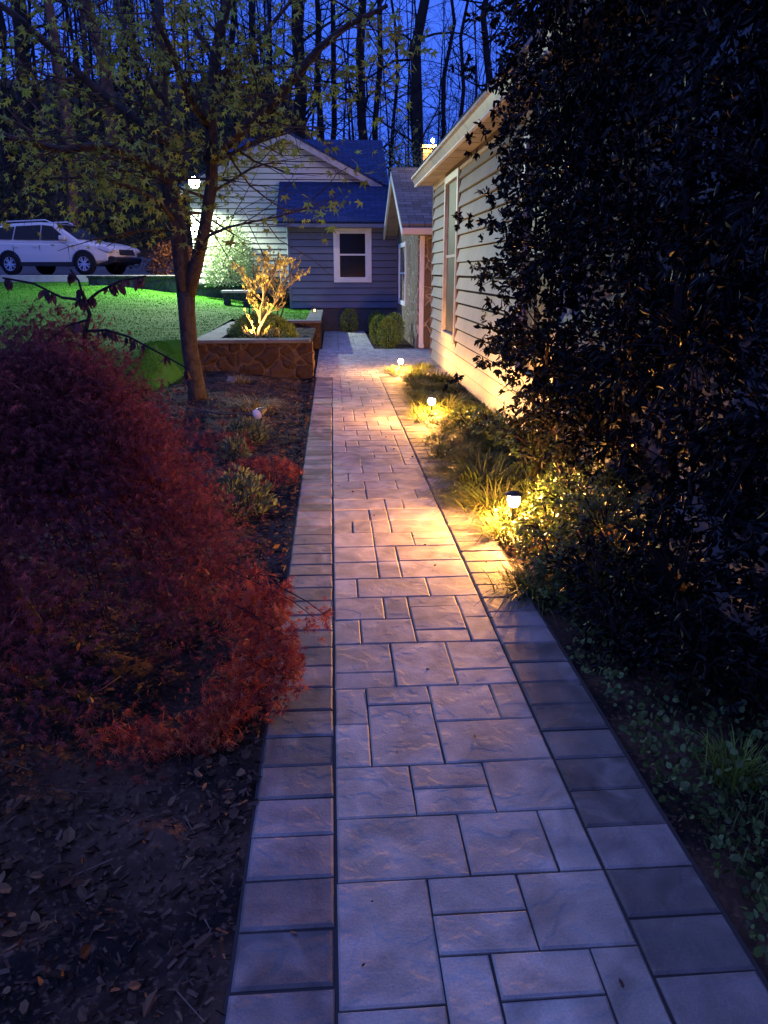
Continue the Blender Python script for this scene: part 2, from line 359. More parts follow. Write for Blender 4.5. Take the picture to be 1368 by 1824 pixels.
M['shingle2'] = shingle('sky_tinted_shingles', (.014, .030, .085), (.024, .046, .125), .3, .12)  # dark shingles with the dusk sky's blue reflection put into their colour
M['brick'] = shingle('chimney_brick', (.30, .17, .09), (.40, .25, .13), .22, .075)
def uv_planar(o, U, V):
    me = o.data; uvl = me.uv_layers.new(name='UVMap'); U = Vector(U); V = Vector(V)
    for lp in me.loops:
        c = me.vertices[lp.vertex_index].co; uvl.data[lp.index].uv = (c.dot(U), c.dot(V))

# ------------------------------------------------------------------ ground, lawn, drive
def hillz(x, y):
    H = 11.5 * (1 - .72 * sm(-4, 6, x)); return sm(29, 62, y) * H
def base_z(x, y):
    left = 1.285 + np.maximum(0, y - 28) * .045
    z = sm(21, 24.5, y) * (left * (1 - sm(-3.5, 0, x)) + .4 * sm(-3.5, 0, x)) + hillz(x, y)
    bed = -.028 + .11 * sm(-.4, -1.7, x) * (y < 21) - .015 * (x > .9)
    return z + bed
def grid(name, xs, ys, zf, m, jit=0):
    X, Y = np.meshgrid(xs, ys); Z = zf(X, Y)
    if jit: Z = Z + rng.normal(size=Z.shape) * jit
    nx, ny = len(xs), len(ys); V = np.stack([X, Y, Z], -1).reshape(-1, 3)
    i = np.arange(nx - 1)[None] + (np.arange(ny - 1) * nx)[:, None]
    F = np.stack([i, i + 1, i + nx + 1, i + nx], -1).reshape(-1, 4)
    return link_mesh(name, V, F, m, None, True)
xs = np.unique(np.concatenate([np.linspace(-120, -12, 40), np.linspace(-12, -3, 50), np.linspace(-3, 2.2, 170), np.linspace(2.2, 12, 30), np.linspace(12, 120, 30)]))
ys = np.unique(np.concatenate([np.linspace(-20, .2, 25), np.linspace(.2, 6, 190), np.linspace(6, 12, 90), np.linspace(12, 30, 50), np.linspace(30, 160, 60)]))
def gz(X, Y):
    Z = base_z(X, Y)
    n1 = np.sin(X * 9 + np.sin(Y * 7) * 2) * np.sin(Y * 8.3 + np.sin(X * 5)) * .012 + np.sin(X * 23 + Y * 11) * np.sin(Y * 27 - X * 7) * .008
    bedmask = ((X < -.32) | (X > 1.0)) & (Y < 13)
    edge = np.clip(np.minimum(np.abs(X + .30), np.abs(X - .98)) / .15, 0, 1)
    return Z + n1 * bedmask * edge * 1.6
ground = struct(grid('ground', xs, ys, gz, M['mulch'], .003))
ground.data.materials.append(M['hill'])
pi_ = np.zeros(len(ground.data.polygons), int); cy = np.array([p.center[1] for p in ground.data.polygons]); pi_[cy > 21.5] = 1
ground.data.polygons.foreach_set('material_index', pi_)

def lawn_z(x, y):
    s = .055 * np.clip((-x - 1) / 5, 0, 1)
    z = .53 + np.maximum(0, y - 11) * s
    low = sm(8.2, 10.9, y); edge = 1 - sm(-2.45, -2.02, x)
    k = np.where(y < 11.35, low * np.maximum(edge, 0), 1.0)
    return z * k - .03 * (k < .02)
lx = np.linspace(-26, -2.02, 90); ly = np.linspace(8.0, 23.3, 90)
struct(grid('lawn', lx, ly, lawn_z, M['lawn'], .006))
struct(grid('lawn_strip', np.linspace(-2.02, -.42, 20), np.linspace(15.9, 22.3, 30), lawn_z, M['lawn'], .006))
struct(grid('planter_soil', np.linspace(-1.72, -.33, 20), np.linspace(11.5, 15.6, 40), lambda x, y: .42 + 0 * x, M['mulch'], .012))
struct(grid('driveway', np.linspace(-40, -4.6, 40), np.linspace(23.42, 33, 20), lambda x, y: base_z(x, y) + .10 + 0 * x, M['asphalt']))
k = MB(); k.box(-40, -4.5, 23.28, 23.42, .9, 1.39); struct(k.build('driveway_kerb', M['concrete'], None, bevel=.01))

def scatter_lawn(n):
    x = rng.uniform(-14, -.5, n); y = 8.3 + 14.9 * rng.random(n) ** 1.3
    keep = ((x < -2.08) | (y > 15.95)) & (x > -y * .52 - .3) & (y < 23.2) & ~((y > 22.1) & (x > -4.2))
    x = x[keep]; y = y[keep]; return np.stack([x, y, lawn_z(x, y) - .005], 1)
B = scatter_lawn(90000)
ex = rng.uniform(-2.6, -1.98, 5000) + rng.normal(size=5000) * .03; ey = rng.uniform(8.2, 11.3, 5000)
fx_ = rng.uniform(-6, -2.1, 5000); fy_ = rng.uniform(7.9, 9.2, 5000); ex = np.concatenate([ex, fx_]); ey = np.concatenate([ey, fy_])
B = np.concatenate([B, np.stack([ex, ey, np.maximum(lawn_z(ex, ey), base_z(ex, ey)) - .004], 1)]); n = len(B)
tag(blades('lawn_grass', B, rng.uniform(0, 6.28, n), rng.uniform(.012, .030, n) * (1 + B[:, 1] / 40), rng.uniform(.2, .9, n), rng.uniform(.004, .009, n) * (1 + B[:, 1] / 15), M['blade'], seg=2),
    'short green grass of the sloping front lawn', 'grass', kind='stuff')

# ------------------------------------------------------------------ path
def paver(mb, x0, x1, y0, y1, z, g=.0026, b=.005, hh=.05):
    x0 += g; x1 -= g; y0 += g; y1 -= g
    j = lambda: random.uniform(-.0018, .0018)
    c = [(x0 + j(), y0 + j()), (x1 + j(), y0 + j()), (x1 + j(), y1 + j()), (x0 + j(), y1 + j())]
    zt = z + random.uniform(-.0015, .0015); tx = random.uniform(-.0012, .0012); ty = random.uniform(-.0012, .0012)
    ins = [(b, b), (-b, b), (-b, -b), (b, -b)]
    top = [(p[0] + q[0], p[1] + q[1], zt + tx * (1 if q[0] > 0 else -1) + ty * (1 if q[1] > 0 else -1)) for p, q in zip(c, ins)]
    mid = [(p[0], p[1], zt - b * .8) for p in c]; bot = [(p[0], p[1], zt - hh) for p in c]
    mb.add(top + mid + bot, [(0, 1, 2, 3)] + [(4 + i, 4 + (i + 1) % 4, (i + 1) % 4, i) for i in range(4)] + [(8 + i, 8 + (i + 1) % 4, 4 + (i + 1) % 4, 4 + i) for i in range(4)])
UX, UY, X0, Y0 = .1172, .1178, -.0185, 1.208
near = [(0,0,2,3),(2,2,2,1),(2,1,2,1),(4,1,2,2),(2,-1,1,2),(3,0,2,1),(5,-1,1,2),(3,-1,2,1),(0,-2,2,2),(2,-3,2,2),(4,-3,2,2),(0,-4,2,2),
 (0,3,3,2),(3,3,2,2),(5,3,1,2),(0,5,2,2),(2,6,2,1),(2,5,2,1),(4,5,2,2),(0,9,1,2),(0,7,1,2),(1,10,2,1),(1,7,2,3),(3,9,2,2),(5,9,1,2),(3,7,3,2),
 (0,11,2,1),(0,12,2,2),(2,11,2,3),(4,12,2,2),(4,11,2,1),(0,14,1,2),(1,14,2,2),(3,17,2,1),(3,15,2,2),(3,14,2,1),(5,16,1,2),(5,14,1,2),(0,16,2,2),(2,16,1,2),
 (0,18,1,2),(1,18,3,2),(4,18,2,2),(0,20,2,2),(2,20,1,2),(3,20,3,2)]
yk = -4
while yk > -14: near += [(0, yk - 2, 3, 2), (3, yk - 2, 2, 2), (5, yk - 2, 1, 2)]; yk -= 2
yk = 22; flip = 0
rows = [((1,3,1,1),), ((2,1,3),), ((1,2,1,2),), ((3,1,2),), ((2,3,1),), ((1,1,3,1),), ((2,2,2),)]
while Y0 + yk * UY < 11.25:
    r = random.choice(rows)[0]; r = list(r); random.shuffle(r); x = 0
    for wd in r:
        if wd == 2 and random.random() < .3: near += [(x, yk, 2, 1), (x, yk + 1, 2, 1)]
        else: near.append((x, yk, wd, 2))
        x += wd
    yk += 2
ye = Y0 + yk * UY
mb = MB()
for (a, b, cw, ch) in near: paver(mb, X0 + a * UX, X0 + (a + cw) * UX, Y0 + b * UY, Y0 + (b + ch) * UY, 0)
struct(mb.build('path', M['field']))
mb = MB(); y = 1.266 - .1575 * 12
while y + .1575 < ye + .02:
    paver(mb, -.256, -.0225, y, y + .1575, 0, .003, .007)
    widen = .11 * float(sm(7.5, 10.5, y)); paver(mb, .689, .930 + widen, y - .02, y + .1375, 0, .003, .007); y += .1575
struct(mb.build('path_border', M['edge']))
mb = MB(); yy = ye + .005; r = 0
while yy < 15.45:
    x = -1.2 - random.uniform(0, .2)
    while x < 2.6:
        wd = random.choice((.16, .24, .24, .32)); x1 = min(x + wd, 2.6)
        if not (x < -.28 and yy < 15.55) : paver(mb, max(x, -.275), x1, yy, yy + .155, 0, .003, .005)
        elif x1 > -.27: paver(mb, -.275, x1, yy, yy + .155, 0, .003, .005)
        x = x1
    yy += .155; r += 1
struct(mb.build('courtyard', M['cross']))
mb = MB(); y = yy + .004
while y < 20.3:
    for (a, b) in ((-.22, .12), (.12, .48), (.48, .84)): paver(mb, a, b, y, y + .24, 0, .003, .006)
    y += .24
struct(mb.build('walkway', M['cross']))
mb = MB(); mb.box(-.262, .94, -1.2, ye, -.09, -.009); mb.box(-.275, 2.6, ye + .002, yy, -.09, -.009); mb.box(-.22, .84, yy + .002, 20.4, -.09, -.009); mb.box(.94, 1.05, 8, ye, -.09, -.010)
struct(mb.build('joint_sand', M['sand']))

# ------------------------------------------------------------------ stone planter walls
def rough_wall(mb, x0, x1, y0, y1, z0, z1, am=.018, st=.07):   # a box whose faces are cut up and pushed in and out
    def face(o, u, v, nrm):
        o, u, v, nrm = map(np.array, (o, u, v, nrm)); lu, lv = np.linalg.norm(u), np.linalg.norm(v)
        nu, nv = max(2, int(lu / st)), max(2, int(lv / st)); vs = []; fs = []
        for j in range(nv + 1):
            for i in range(nu + 1):
                p = o + u * i / nu + v * j / nv; q = p * 9
                h = math.sin(q[0] * 1.1 + 2 * math.sin(q[2] * .8)) * math.sin(q[1] * 1.3 + q[2] * 1.2) + .6 * math.sin(q[0] * 2.3 + q[1] * 2.1) * math.sin(q[2] * 2.7)
                e = 0 if i in (0, nu) or j in (0, nv) else 1
                vs.append(p + nrm * am * h * e)
        for j in range(nv):
            for i in range(nu): a = j * (nu + 1) + i; fs.append((a, a + 1, a + nu + 2, a + nu + 1))
        mb.add(vs, fs)
    dx, dy, dz = x1 - x0, y1 - y0, z1 - z0
    face((x0, y0, z0), (dx, 0, 0), (0, 0, dz), (0, -1, 0)); face((x1, y0, z0), (0, dy, 0), (0, 0, dz), (1, 0, 0))
    face((x1, y1, z0), (-dx, 0, 0), (0, 0, dz), (0, 1, 0)); face((x0, y1, z0), (0, -dy, 0), (0, 0, dz), (-1, 0, 0))
    face((x0, y0, z1), (dx, 0, 0), (0, dy, 0), (0, 0, 1))
t = empty('planter_wall', (0, 0, 0)); tag(t, 'low brown fieldstone planter wall with bluestone cap, nearest the path', 'stone wall')
mb = MB(); rough_wall(mb, -2.0, -.30, 11.3, 11.62, -.1, .50, .022); rough_wall(mb, -2.0, -1.70, 11.6, 15.5, -.1, .49)
mb.build('wall', M['stone'], t)
mb = MB(); mb.box(-2.05, -.33, 11.25, 11.6, .50, .55); mb.build('cap', M['cap'], t, bevel=.008)
mb = MB()
for i in range(4): mb.box(-2.03, -1.67, 11.604 + i * .98, 11.60 + (i + 1) * .98 - .006, .492, .547)
mb.build('cap', M['cap'], t, bevel=.006)
t = empty('planter_wall', (0, 0, 0)); tag(t, 'fieldstone retaining wall with grey cap that turns back beside the walkway', 'stone wall')
mb = MB(); rough_wall(mb, -1.66, -.25, 15.72, 16.0, -.1, .50); rough_wall(mb, -.5, -.26, 15.98, 20.3, -.1, .49); mb.build('wall', M['stone'], t)
mb = MB(); mb.box(-1.95, -.22, 15.66, 16.02, .502, .552); mb.box(-.54, -.225, 16.024, 18.2, .498, .55); mb.box(-.54, -.225, 18.206, 20.3, .498, .55); mb.build('cap', M['cap'], t, bevel=.006)
for (x0, x1, z0, z1, lb) in ((-6.6, -4.15, .8, 1.38, 'dark retaining wall at the top of the lawn below the drive'), (-4.1, -2.2, .7, 1.17, 'lower dark retaining wall under the pale floodlit shrub')):
    t = empty('retaining_wall', (0, 0, 0)); tag(t, lb, 'retaining wall')
    yw = 21.9 if x0 < -5 else 22.0
    mb = MB(); rough_wall(mb, x0, x1, yw, yw + .25, z0, z1 - .05, .012, .1); mb.build('wall', M['dwall'], t)
    mb = MB(); mb.box(x0 - .03, x1 + .02, yw - .04, yw + .28, z1 - .05, z1); mb.build('cap', M['dwall'], t, bevel=.006)
t = empty('stone_bench', (-2.4, 20, .64)); tag(t, 'small stone slab bench standing at the far edge of the lawn', 'bench')
mb = MB(); mb.box(-.36, .36, -.2, .2, .34, .40); mb.build('seat', M['concrete'], t, bevel=.01)
for sx in (-1, 1):
    mb = MB(); mb.box(sx * .24 - .07, sx * .24 + .07, -.16, .16, -.1, .338); mb.build('leg', M['dwall'], t, bevel=.01)

# ------------------------------------------------------------------ houses
def clap(mb, o, u, length, z0, z1, nrm, course=.18, ext=None, proud=.022, holes=(), slot=.012, low=1.0):
    """lapped boards: o origin, u unit direction along the wall, ext(z) gives the (start, end) of a board at a height"""
    o = Vector(o); u = Vector(u); nrm = Vector(nrm); z = z0
    while z < z1 - 1e-4:
        zt = min(z + course, z1)
        spans = []
        a0, a1 = ext(z) if ext else (0, length); b0, b1 = ext(zt) if ext else (0, length)
        spans.append((a0, a1, b0, b1))
        for (h0, h1, hz0, hz1) in holes:
            if z < hz1 and zt > hz0:
                for (u0, u1) in ((z, min(hz0, zt)), (max(hz1, z), zt)):
                    if u1 - u0 > .004:
                        dd = lambda zz: proud + (.004 - proud) * (zz - z) / course
                        mb.add([o + u * h0 + nrm * dd(u0) + Vector((0, 0, u0)), o + u * h1 + nrm * dd(u0) + Vector((0, 0, u0)), o + u * h1 + nrm * dd(u1) + Vector((0, 0, u1)), o + u * h0 + nrm * dd(u1) + Vector((0, 0, u1))], [(0, 1, 2, 3)])
                nsp = []
                for (p, q, r_, s_) in spans:
                    if q <= h0 or p >= h1: nsp.append((p, q, r_, s_)); continue
                    if p < h0: nsp.append((p, h0, min(r_, h0), h0))
                    if q > h1: nsp.append((h1, q, h1, max(s_, h1)))
                spans = nsp
        for (p, q, r_, s_) in spans:
            P = lambda s, zz, d: o + u * s + nrm * d + Vector((0, 0, zz))
            zc = zt - ((slot if z > 1.4 else slot * low) if zt < z1 - 1e-3 else 0)
            A, B_, C_, D_ = P(p, z, proud), P(q, z, proud), P(s_, zc, .004), P(r_, zc, .004)
            E_, G_ = P(p, z, -.004), P(q, z, -.004)
            mb.add([A, B_, C_, D_, E_, G_], [(0, 1, 2, 3), (4, 5, 1, 0)])
        z = zt
def window(parent, o, u, nrm, wd, z0, z1, fr=.1, pane=None, split=True, frame_m=None, lift=.03):
    o = Vector(o); u = Vector(u); n_ = Vector(nrm); fm = frame_m or M['trim']
    def slab(mb, a, b, za, zb, d0, d1):
        vs = []
        for d in (d0, d1):
            for (s, z) in ((a, za), (b, za), (b, zb), (a, zb)): vs.append(o + u * s + n_ * d + Vector((0, 0, z)))
        mb.add(vs, [(0, 1, 2, 3), (7, 6, 5, 4), (0, 4, 5, 1), (1, 5, 6, 2), (2, 6, 7, 3), (3, 7, 4, 0)])
    mb = MB(); slab(mb, 0, fr, z0, z1, -.02, lift); slab(mb, wd - fr, wd, z0, z1, -.02, lift); slab(mb, fr, wd - fr, z0, z0 + fr, -.02, lift + .002); slab(mb, fr, wd - fr, z1 - fr, z1, -.02, lift)
    w_ = mb.build('window', fm, parent, bevel=.004)
    mb = MB(); slab(mb, fr, wd - fr, z0 + fr, z1 - fr, -.03, -.005); mb.build('pane', pane or M['glass'], w_)
    mb = MB(); zm = z0 + fr + (z1 - z0 - 2 * fr) * .52
    if split: slab(mb, fr, wd - fr, zm - .02, zm + .02, -.004, .014)
    slab(mb, fr, fr + .03, z0 + fr, z1 - fr, -.004, .010); slab(mb, wd - fr - .03, wd - fr, z0 + fr, z1 - fr, -.004, .010)
    mb.build('sash', fm, w_)
    return w_

# right-hand house beside the path
WX, WE = 1.785, 13.73
t = empty('sided_house', (WX, WE, 0)); tag(t, 'cream lap sided house close along the right of the path, with wide eave', 'house')
t.location = (0, 0, 0)
mb = MB(); holes = [(WE - 12.28, WE - 11.0, .50, 2.84), (WE - 7.3, WE - 5.9, .50, 2.70)]
clap(mb, (WX, WE, 0), (0, -1, 0), WE + 3, .02, 2.80, (-1, 0, 0), .178, proud=.038, holes=holes, slot=.014, low=2.2)
wall = mb.build('wall', M['siding'], t); mb = MB()
mb.box(WX + .012, WX + .2, -3, WE - .004, -.1, 3.0); mb.box(WX + .2, 7, WE - .2, WE - .006, -.1, 3.0)
wall = mb.build('shadow_backing', M['slot_shade'], t)
window(t, (WX, 12.28, 0), (0, -1, 0), (-1, 0, 0), 1.28, .50, 2.84, .10, M['curtain'], lift=.045, frame_m=M['gutter'])
window(t, (WX, 7.3, 0), (0, -1, 0), (-1, 0, 0), 1.4, .50, 2.70, .11, M['curtain'], lift=.05, frame_m=M['gutter'])
mb = MB(); mb.box(WX - .03, WX + .05, WE - .045, WE + .03, -.05, 2.90); mb.build('corner_board', M['btrim'], t)
mb = MB(); mb.box(WX - .026, WX + .01, 10.955, 10.995, .45, 2.80); mb.box(WX - .034, WX, 7.3, 12.285, 2.845, 2.90); mb.build('brown_board', M['btrim'], t)
mb = MB(); mb.box(WX - .028, WX + .01, -3, 13.68, 2.802, 2.90); mb.build('frieze', M['soffit'], t)
mb = MB(); mb.box(1.49, WX + .1, -3, 14.02, 2.905, 2.93)
for i in range(28): mb.box(1.50, 1.78, 13.6 - i * .6, 13.62 - i * .6, 2.899, 2.9048)
mb.build('soffit', M['soffit'], t)
mb = MB(); mb.prism([(1.495, 2.90), (1.47, 2.90), (1.43, 2.985), (1.40, 3.0), (1.40, 3.03), (1.43, 3.03), (1.495, 3.02)], -3, 14.03, 'y')
gt = mb.build('gutter', M['gutter'], t)
mb = MB(); mb.box(1.462, 1.503, -3, 14.032, 2.880, 2.899); mb.build('fascia', M['trim'], t)
mb = MB(); mb.prism([(1.46, 3.034), (4.4, 5.9), (4.4, 6.0), (1.44, 3.10)], -3, 14.05, 'y'); rf = mb.build('roof', M['shingle2'], t); uv_planar(rf, (0, 1, 0), (.7, 0, .7))

# grey-blue wing with shed roof
t = empty('house_wing', (0, 0, 0)); tag(t, 'blue-grey sided house wing with low dark shed roof at the end of the walk', 'house')
BY = 20.6
mb = MB(); clap(mb, (-1.05, BY, 0), (1, 0, 0), 2.77, .58, 2.62, (0, -1, 0), .17, holes=[(1.12, 2.10, 1.22, 2.55)], proud=.03, slot=.016)
clap(mb, (-1.05, 22.5, 0), (0, -1, 0), 1.9, .58, 2.62, (-1, 0, 0), .17)
mb.build('wall', M['siding3'], t); mb = MB(); mb.box(-1.036, 1.72, BY + .014, 22.4, .58, 2.62); mb.build('shadow_backing', M['slot_shade'], t)
mb = MB(); mb.box(-1.04, 1.72, BY + .012, 22.3, -.1, .575); mb.build('foundation', M['found'], t)
mb = MB(); mb.box(-1.10, -1.045, BY - .035, BY + .06, .55, 2.60); mb.build('corner_board', M['siding3'], t)
window(t, (.07, BY, 0), (1, 0, 0), (0, -1, 0), .98, 1.22, 2.55, .13, M['glass'], lift=.04)
mb = MB(); mb.prism([(20.28, 2.64), (22.44, 3.76), (22.44, 3.83), (20.24, 2.69)], -1.36, 1.62, 'x'); rf = mb.build('roof', M['shingle2'], t); uv_planar(rf, (1, 0, 0), (0, .89, .46))
mb = MB(); mb.box(-1.34, 1.60, 20.25, 20.30, 2.55, 2.636); mb.box(-1.34, 1.60, 20.305, 20.59, 2.575, 2.60); mb.build('fascia', M['siding3'], t)
t_wing = t

# beige gabled house behind it
t = empty('gabled_house', (0, 0, 0)); tag(t, 'beige sided gable house lit by a floodlight, behind the maple tree', 'house')
GY, PKX, PKZ, SL = 22.5, -1.2, 5.02, .50
def gext(z):
    h = max(0, min(2.62, (PKZ - .06 - z) / SL)); return (2.62 - h, 2.62 + h)
mb = MB(); clap(mb, (PKX - 2.62, GY, 0), (1, 0, 0), 5.24, .9, PKZ - .1, (0, -1, 0), .15, ext=gext, proud=.03, slot=.022)
mb.build('wall', M['siding2'], t); mb = MB(); mb.prism([(PKX - 2.6, .7), (PKX + 2.6, .7), (PKX + 2.6, 3.66), (PKX, PKZ - .08), (PKX - 2.6, 3.66)], GY + .014, 28, 'y'); mb.build('shadow_backing', M['slot_shade'], t)
mb = MB()
for sx in (-1, 1):
    mb.prism([(PKX, PKZ + .02), (PKX + sx * 2.85, PKZ + .02 - SL * 2.85), (PKX + sx * 2.85, PKZ - .15 - SL * 2.85), (PKX, PKZ - .15)], GY - .30, GY - .26, 'y')
mb.build('rake_board', M['gutter'], t)
mb = MB()
for sx in (-1, 1):
    mb.prism([(PKX, PKZ + .09), (PKX + sx * 2.95, PKZ + .09 - SL * 2.95), (PKX + sx * 2.95, PKZ + .025 - SL * 2.95), (PKX, PKZ + .025)], GY - .33, 26.5, 'y')
rf = mb.build('roof', M['shingle2'], t); uv_planar(rf, (0, 1, 0), (.9, 0, .4))
mb = MB(); mb.prism([(24.2, 4.0), (27.2, 5.60), (30, 4.0)], -3.2, 1.76, 'x'); rf = mb.build('roof', M['shingle2'], t); uv_planar(rf, (1, 0, 0), (0, .88, .47))
mb = MB(); mb.box(-1.22, -1.13, GY - .04, GY + .02, .9, 2.62); mb.build('corner_board', M['trim'], t)
fl = at(347, 322, 22.12)
mb = MB(); mb.box(fl.x - .06, fl.x + .06, 22.16, 22.21, fl.z - .05, fl.z + .07); mb.tube([(fl.x, 22.16, fl.z), (fl.x + .02, 22.05, fl.z - .02)], .02)
fx = mb.build('floodlight', M['trim'], t)
hd = Vector((-.05, -.45, -.90)).normalized()
LM = emis('flood_lens', (.85, 1.0, .9), 320)
for ox in (0.0,):
    c0 = Vector((fl.x + .02 + ox, 22.05, fl.z - .02)); hh = (Vector((-.1, -.95, -.3)) + Vector((ox * 1.2, 0, 0))).normalized()
    mb = MB(); mb.tube([c0 - hh * .02, c0 + hh * .05, c0 + hh * .13], [.04, .10, .150], 16); mb.tube([(fl.x, 22.17, fl.z), c0], .02, 8); mb.build('lamp_head', M['trim'], fx)
    mb = MB(); mb.lathe([(.0, .06), (.09, .046), (.142, .0), (.146, -.004)], n=20)
    ln = mb.build('lens', LM, fx, True); ln.location = c0 + hh * .133; ln.rotation_euler = hh.to_track_quat('Z', 'Y').to_euler()
c0 = Vector((fl.x, 21.95, fl.z - .1))
sd = bpy.data.lights.new('flood_beam', 'SPOT'); sd.energy = 3400; sd.color = (.84, 1.0, .78); sd.spot_size = math.radians(172); sd.spot_blend = 1.0; sd.shadow_soft_size = .05
so = bpy.data.objects.new('flood_beam', sd); COL.objects.link(so); so.location = c0 + hd * .2; so.rotation_euler = hd.to_track_quat('-Z', 'Y').to_euler(); so.parent = fx

# wall lantern on the far left side of the gabled house (hidden by the maple trunk)
mb = MB(); LX, LY, LZ = PKX - 2.62, 23.4, 2.6
mb.box(LX - .16, LX - .012, LY - .02, LY + .02, LZ + .10, LZ + .13); mb.lathe([(0, .16), (.07, .10), (.07, .09)], (LX - .12, LY, LZ), 12)
ld = mb.build('wall_lantern', M['rail'], t)
mb = MB(); mb.lathe([(.0, .09), (.05, .085), (.045, -.08), (0, -.085)], (LX - .12, LY, LZ), 12); mb.build('lamp_glass', emis('lantern_glow', (1, .58, .25), 1300), ld)

# stone house
t = empty('stone_house', (0, 0, 0)); tag(t, 'fieldstone house with brown shingle roof, cream gutter and downspout', 'house')
mb = MB(); mb.prism([(15.6, -.1), (20.6, -.1), (20.6, 2.30), (18.05, 3.50), (15.6, 2.30)], 1.72, 1.9, 'x'); mb.box(1.901, 6, 15.602, 15.8, -.1, 2.25); mb.box(1.901, 6, 20.4, 20.598, -.1, 2.25)
rough_wall(mb, 1.712, 6, 15.575, 15.595, -.1, 2.16, .012)
mb.build('wall', M['stoneh'], t)
mb = MB(); mb.prism([(15.25, 2.29), (18.05, 3.60), (20.85, 2.29), (20.85, 2.36), (18.05, 3.68), (15.22, 2.36)], 1.36, 6, 'x'); rf = mb.build('roof', M['shingle'], t); uv_planar(rf, (1, 0, 0), (0, .9, .43))
mb = MB()
for sy in (-1, 1):
    mb.prism([(18.05, 3.60), (18.05 + sy * 2.80, 2.29), (18.05 + sy * 2.80, 2.15), (18.05, 3.44)], 1.355, 1.40, 'x')
mb.build('rake_board', M['trim'], t)
mb = MB()
for sy in (-1, 1):
    mb.prism([(18.05, 3.588), (18.05 + sy * 2.75, 2.30), (18.05 + sy * 2.75, 2.27), (18.05, 3.55)], 1.402, 1.718, 'x')
mb.box(1.41, 1.71, 20.7, 20.84, 2.14, 2.26)
mb.build('soffit', M['gutter'], t)
mb = MB(); mb.box(1.37, 6, 15.16, 15.27, 2.165, 2.285); mb.box(1.40, 6, 15.275, 15.57, 2.167, 2.185); mb.build('gutter', M['beige'], t, bevel=.008)
mb = MB(); mb.box(1.745, 1.835, 15.49, 15.565, .02, 2.16); mb.box(1.74, 1.84, 15.40, 15.488, .02, .09); mb.build('downspout', M['trim'], t, bevel=.01)
window(t, (1.72, 19.8, 0), (0, -1, 0), (-1, 0, 0), 1.8, .72, 2.14, .10, M['curtain'], lift=.035)
mb = MB(); mb.box(2.20, 2.62, 19.2, 19.6, 2.8, 4.24); ch = mb.build('chimney', M['brick'], t); uv_planar(ch, (1, .99, 0), (0, 0, 1))
mb = MB(); mb.box(2.17, 2.65, 19.17, 19.63, 4.24, 4.30); cp = mb.build('cap', M['brick'], ch); uv_planar(cp, (1, .99, 0), (0, 0, 1))
mb = MB(); mb.tube([(2.40, 19.17, 4.28), (2.40, 19.05, 4.28), (2.40, 19.04, 4.33)], .015)
cl = mb.build('lamp', M['rail'], ch)
mb = MB(); mb.lathe([(0, -.05), (.026, -.04), (.036, 0), (.026, .036), (0, .042)], (2.40, 19.04, 4.375), 14); mb.build('bulb', emis('chimney_bulb', (1, .66, .24), 2200), cl, True)

# ------------------------------------------------------------------ path lights
def path_light(px, py, label):
    p = atz(px, py, .195); t = empty('path_light', (p.x, p.y, 0)); t.scale = (.78, .78, .78); tag(t, label, 'path light', 'path lights along the right border')
    mb = MB(); mb.tube([(0, 0, -.06), (0, 0, .195)], .013, 10); mb.lathe([(.03, .195), (.036, .2), (.0, .2)], n=14); mb.build('stake', M['rail'], t)
    mb = MB(); mb.lathe([(0, .198), (.026, .202), (.043, .222), (.048, .246), (.043, .270), (.026, .288), (0, .292)], n=18); mb.build('lamp_glass', M['lamp'], t, True)
    mb = MB(); mb.lathe([(.0, .2935), (.072, .2925), (.073, .297), (.04, .312), (0, .318)], n=22); mb.build('cap', M['rail'], t)
    return p
M['lamp'] = emis('path_lamp_glass', (1, .42, .095), 5600)
path_light(714, 643, 'small glowing path light farthest away, by the corner of the cream house')
path_light(769, 714, 'small glowing path light standing in grass halfway along the border')
L3 = path_light(915, 890, 'small glowing path light nearest the camera, half hidden in leaves')

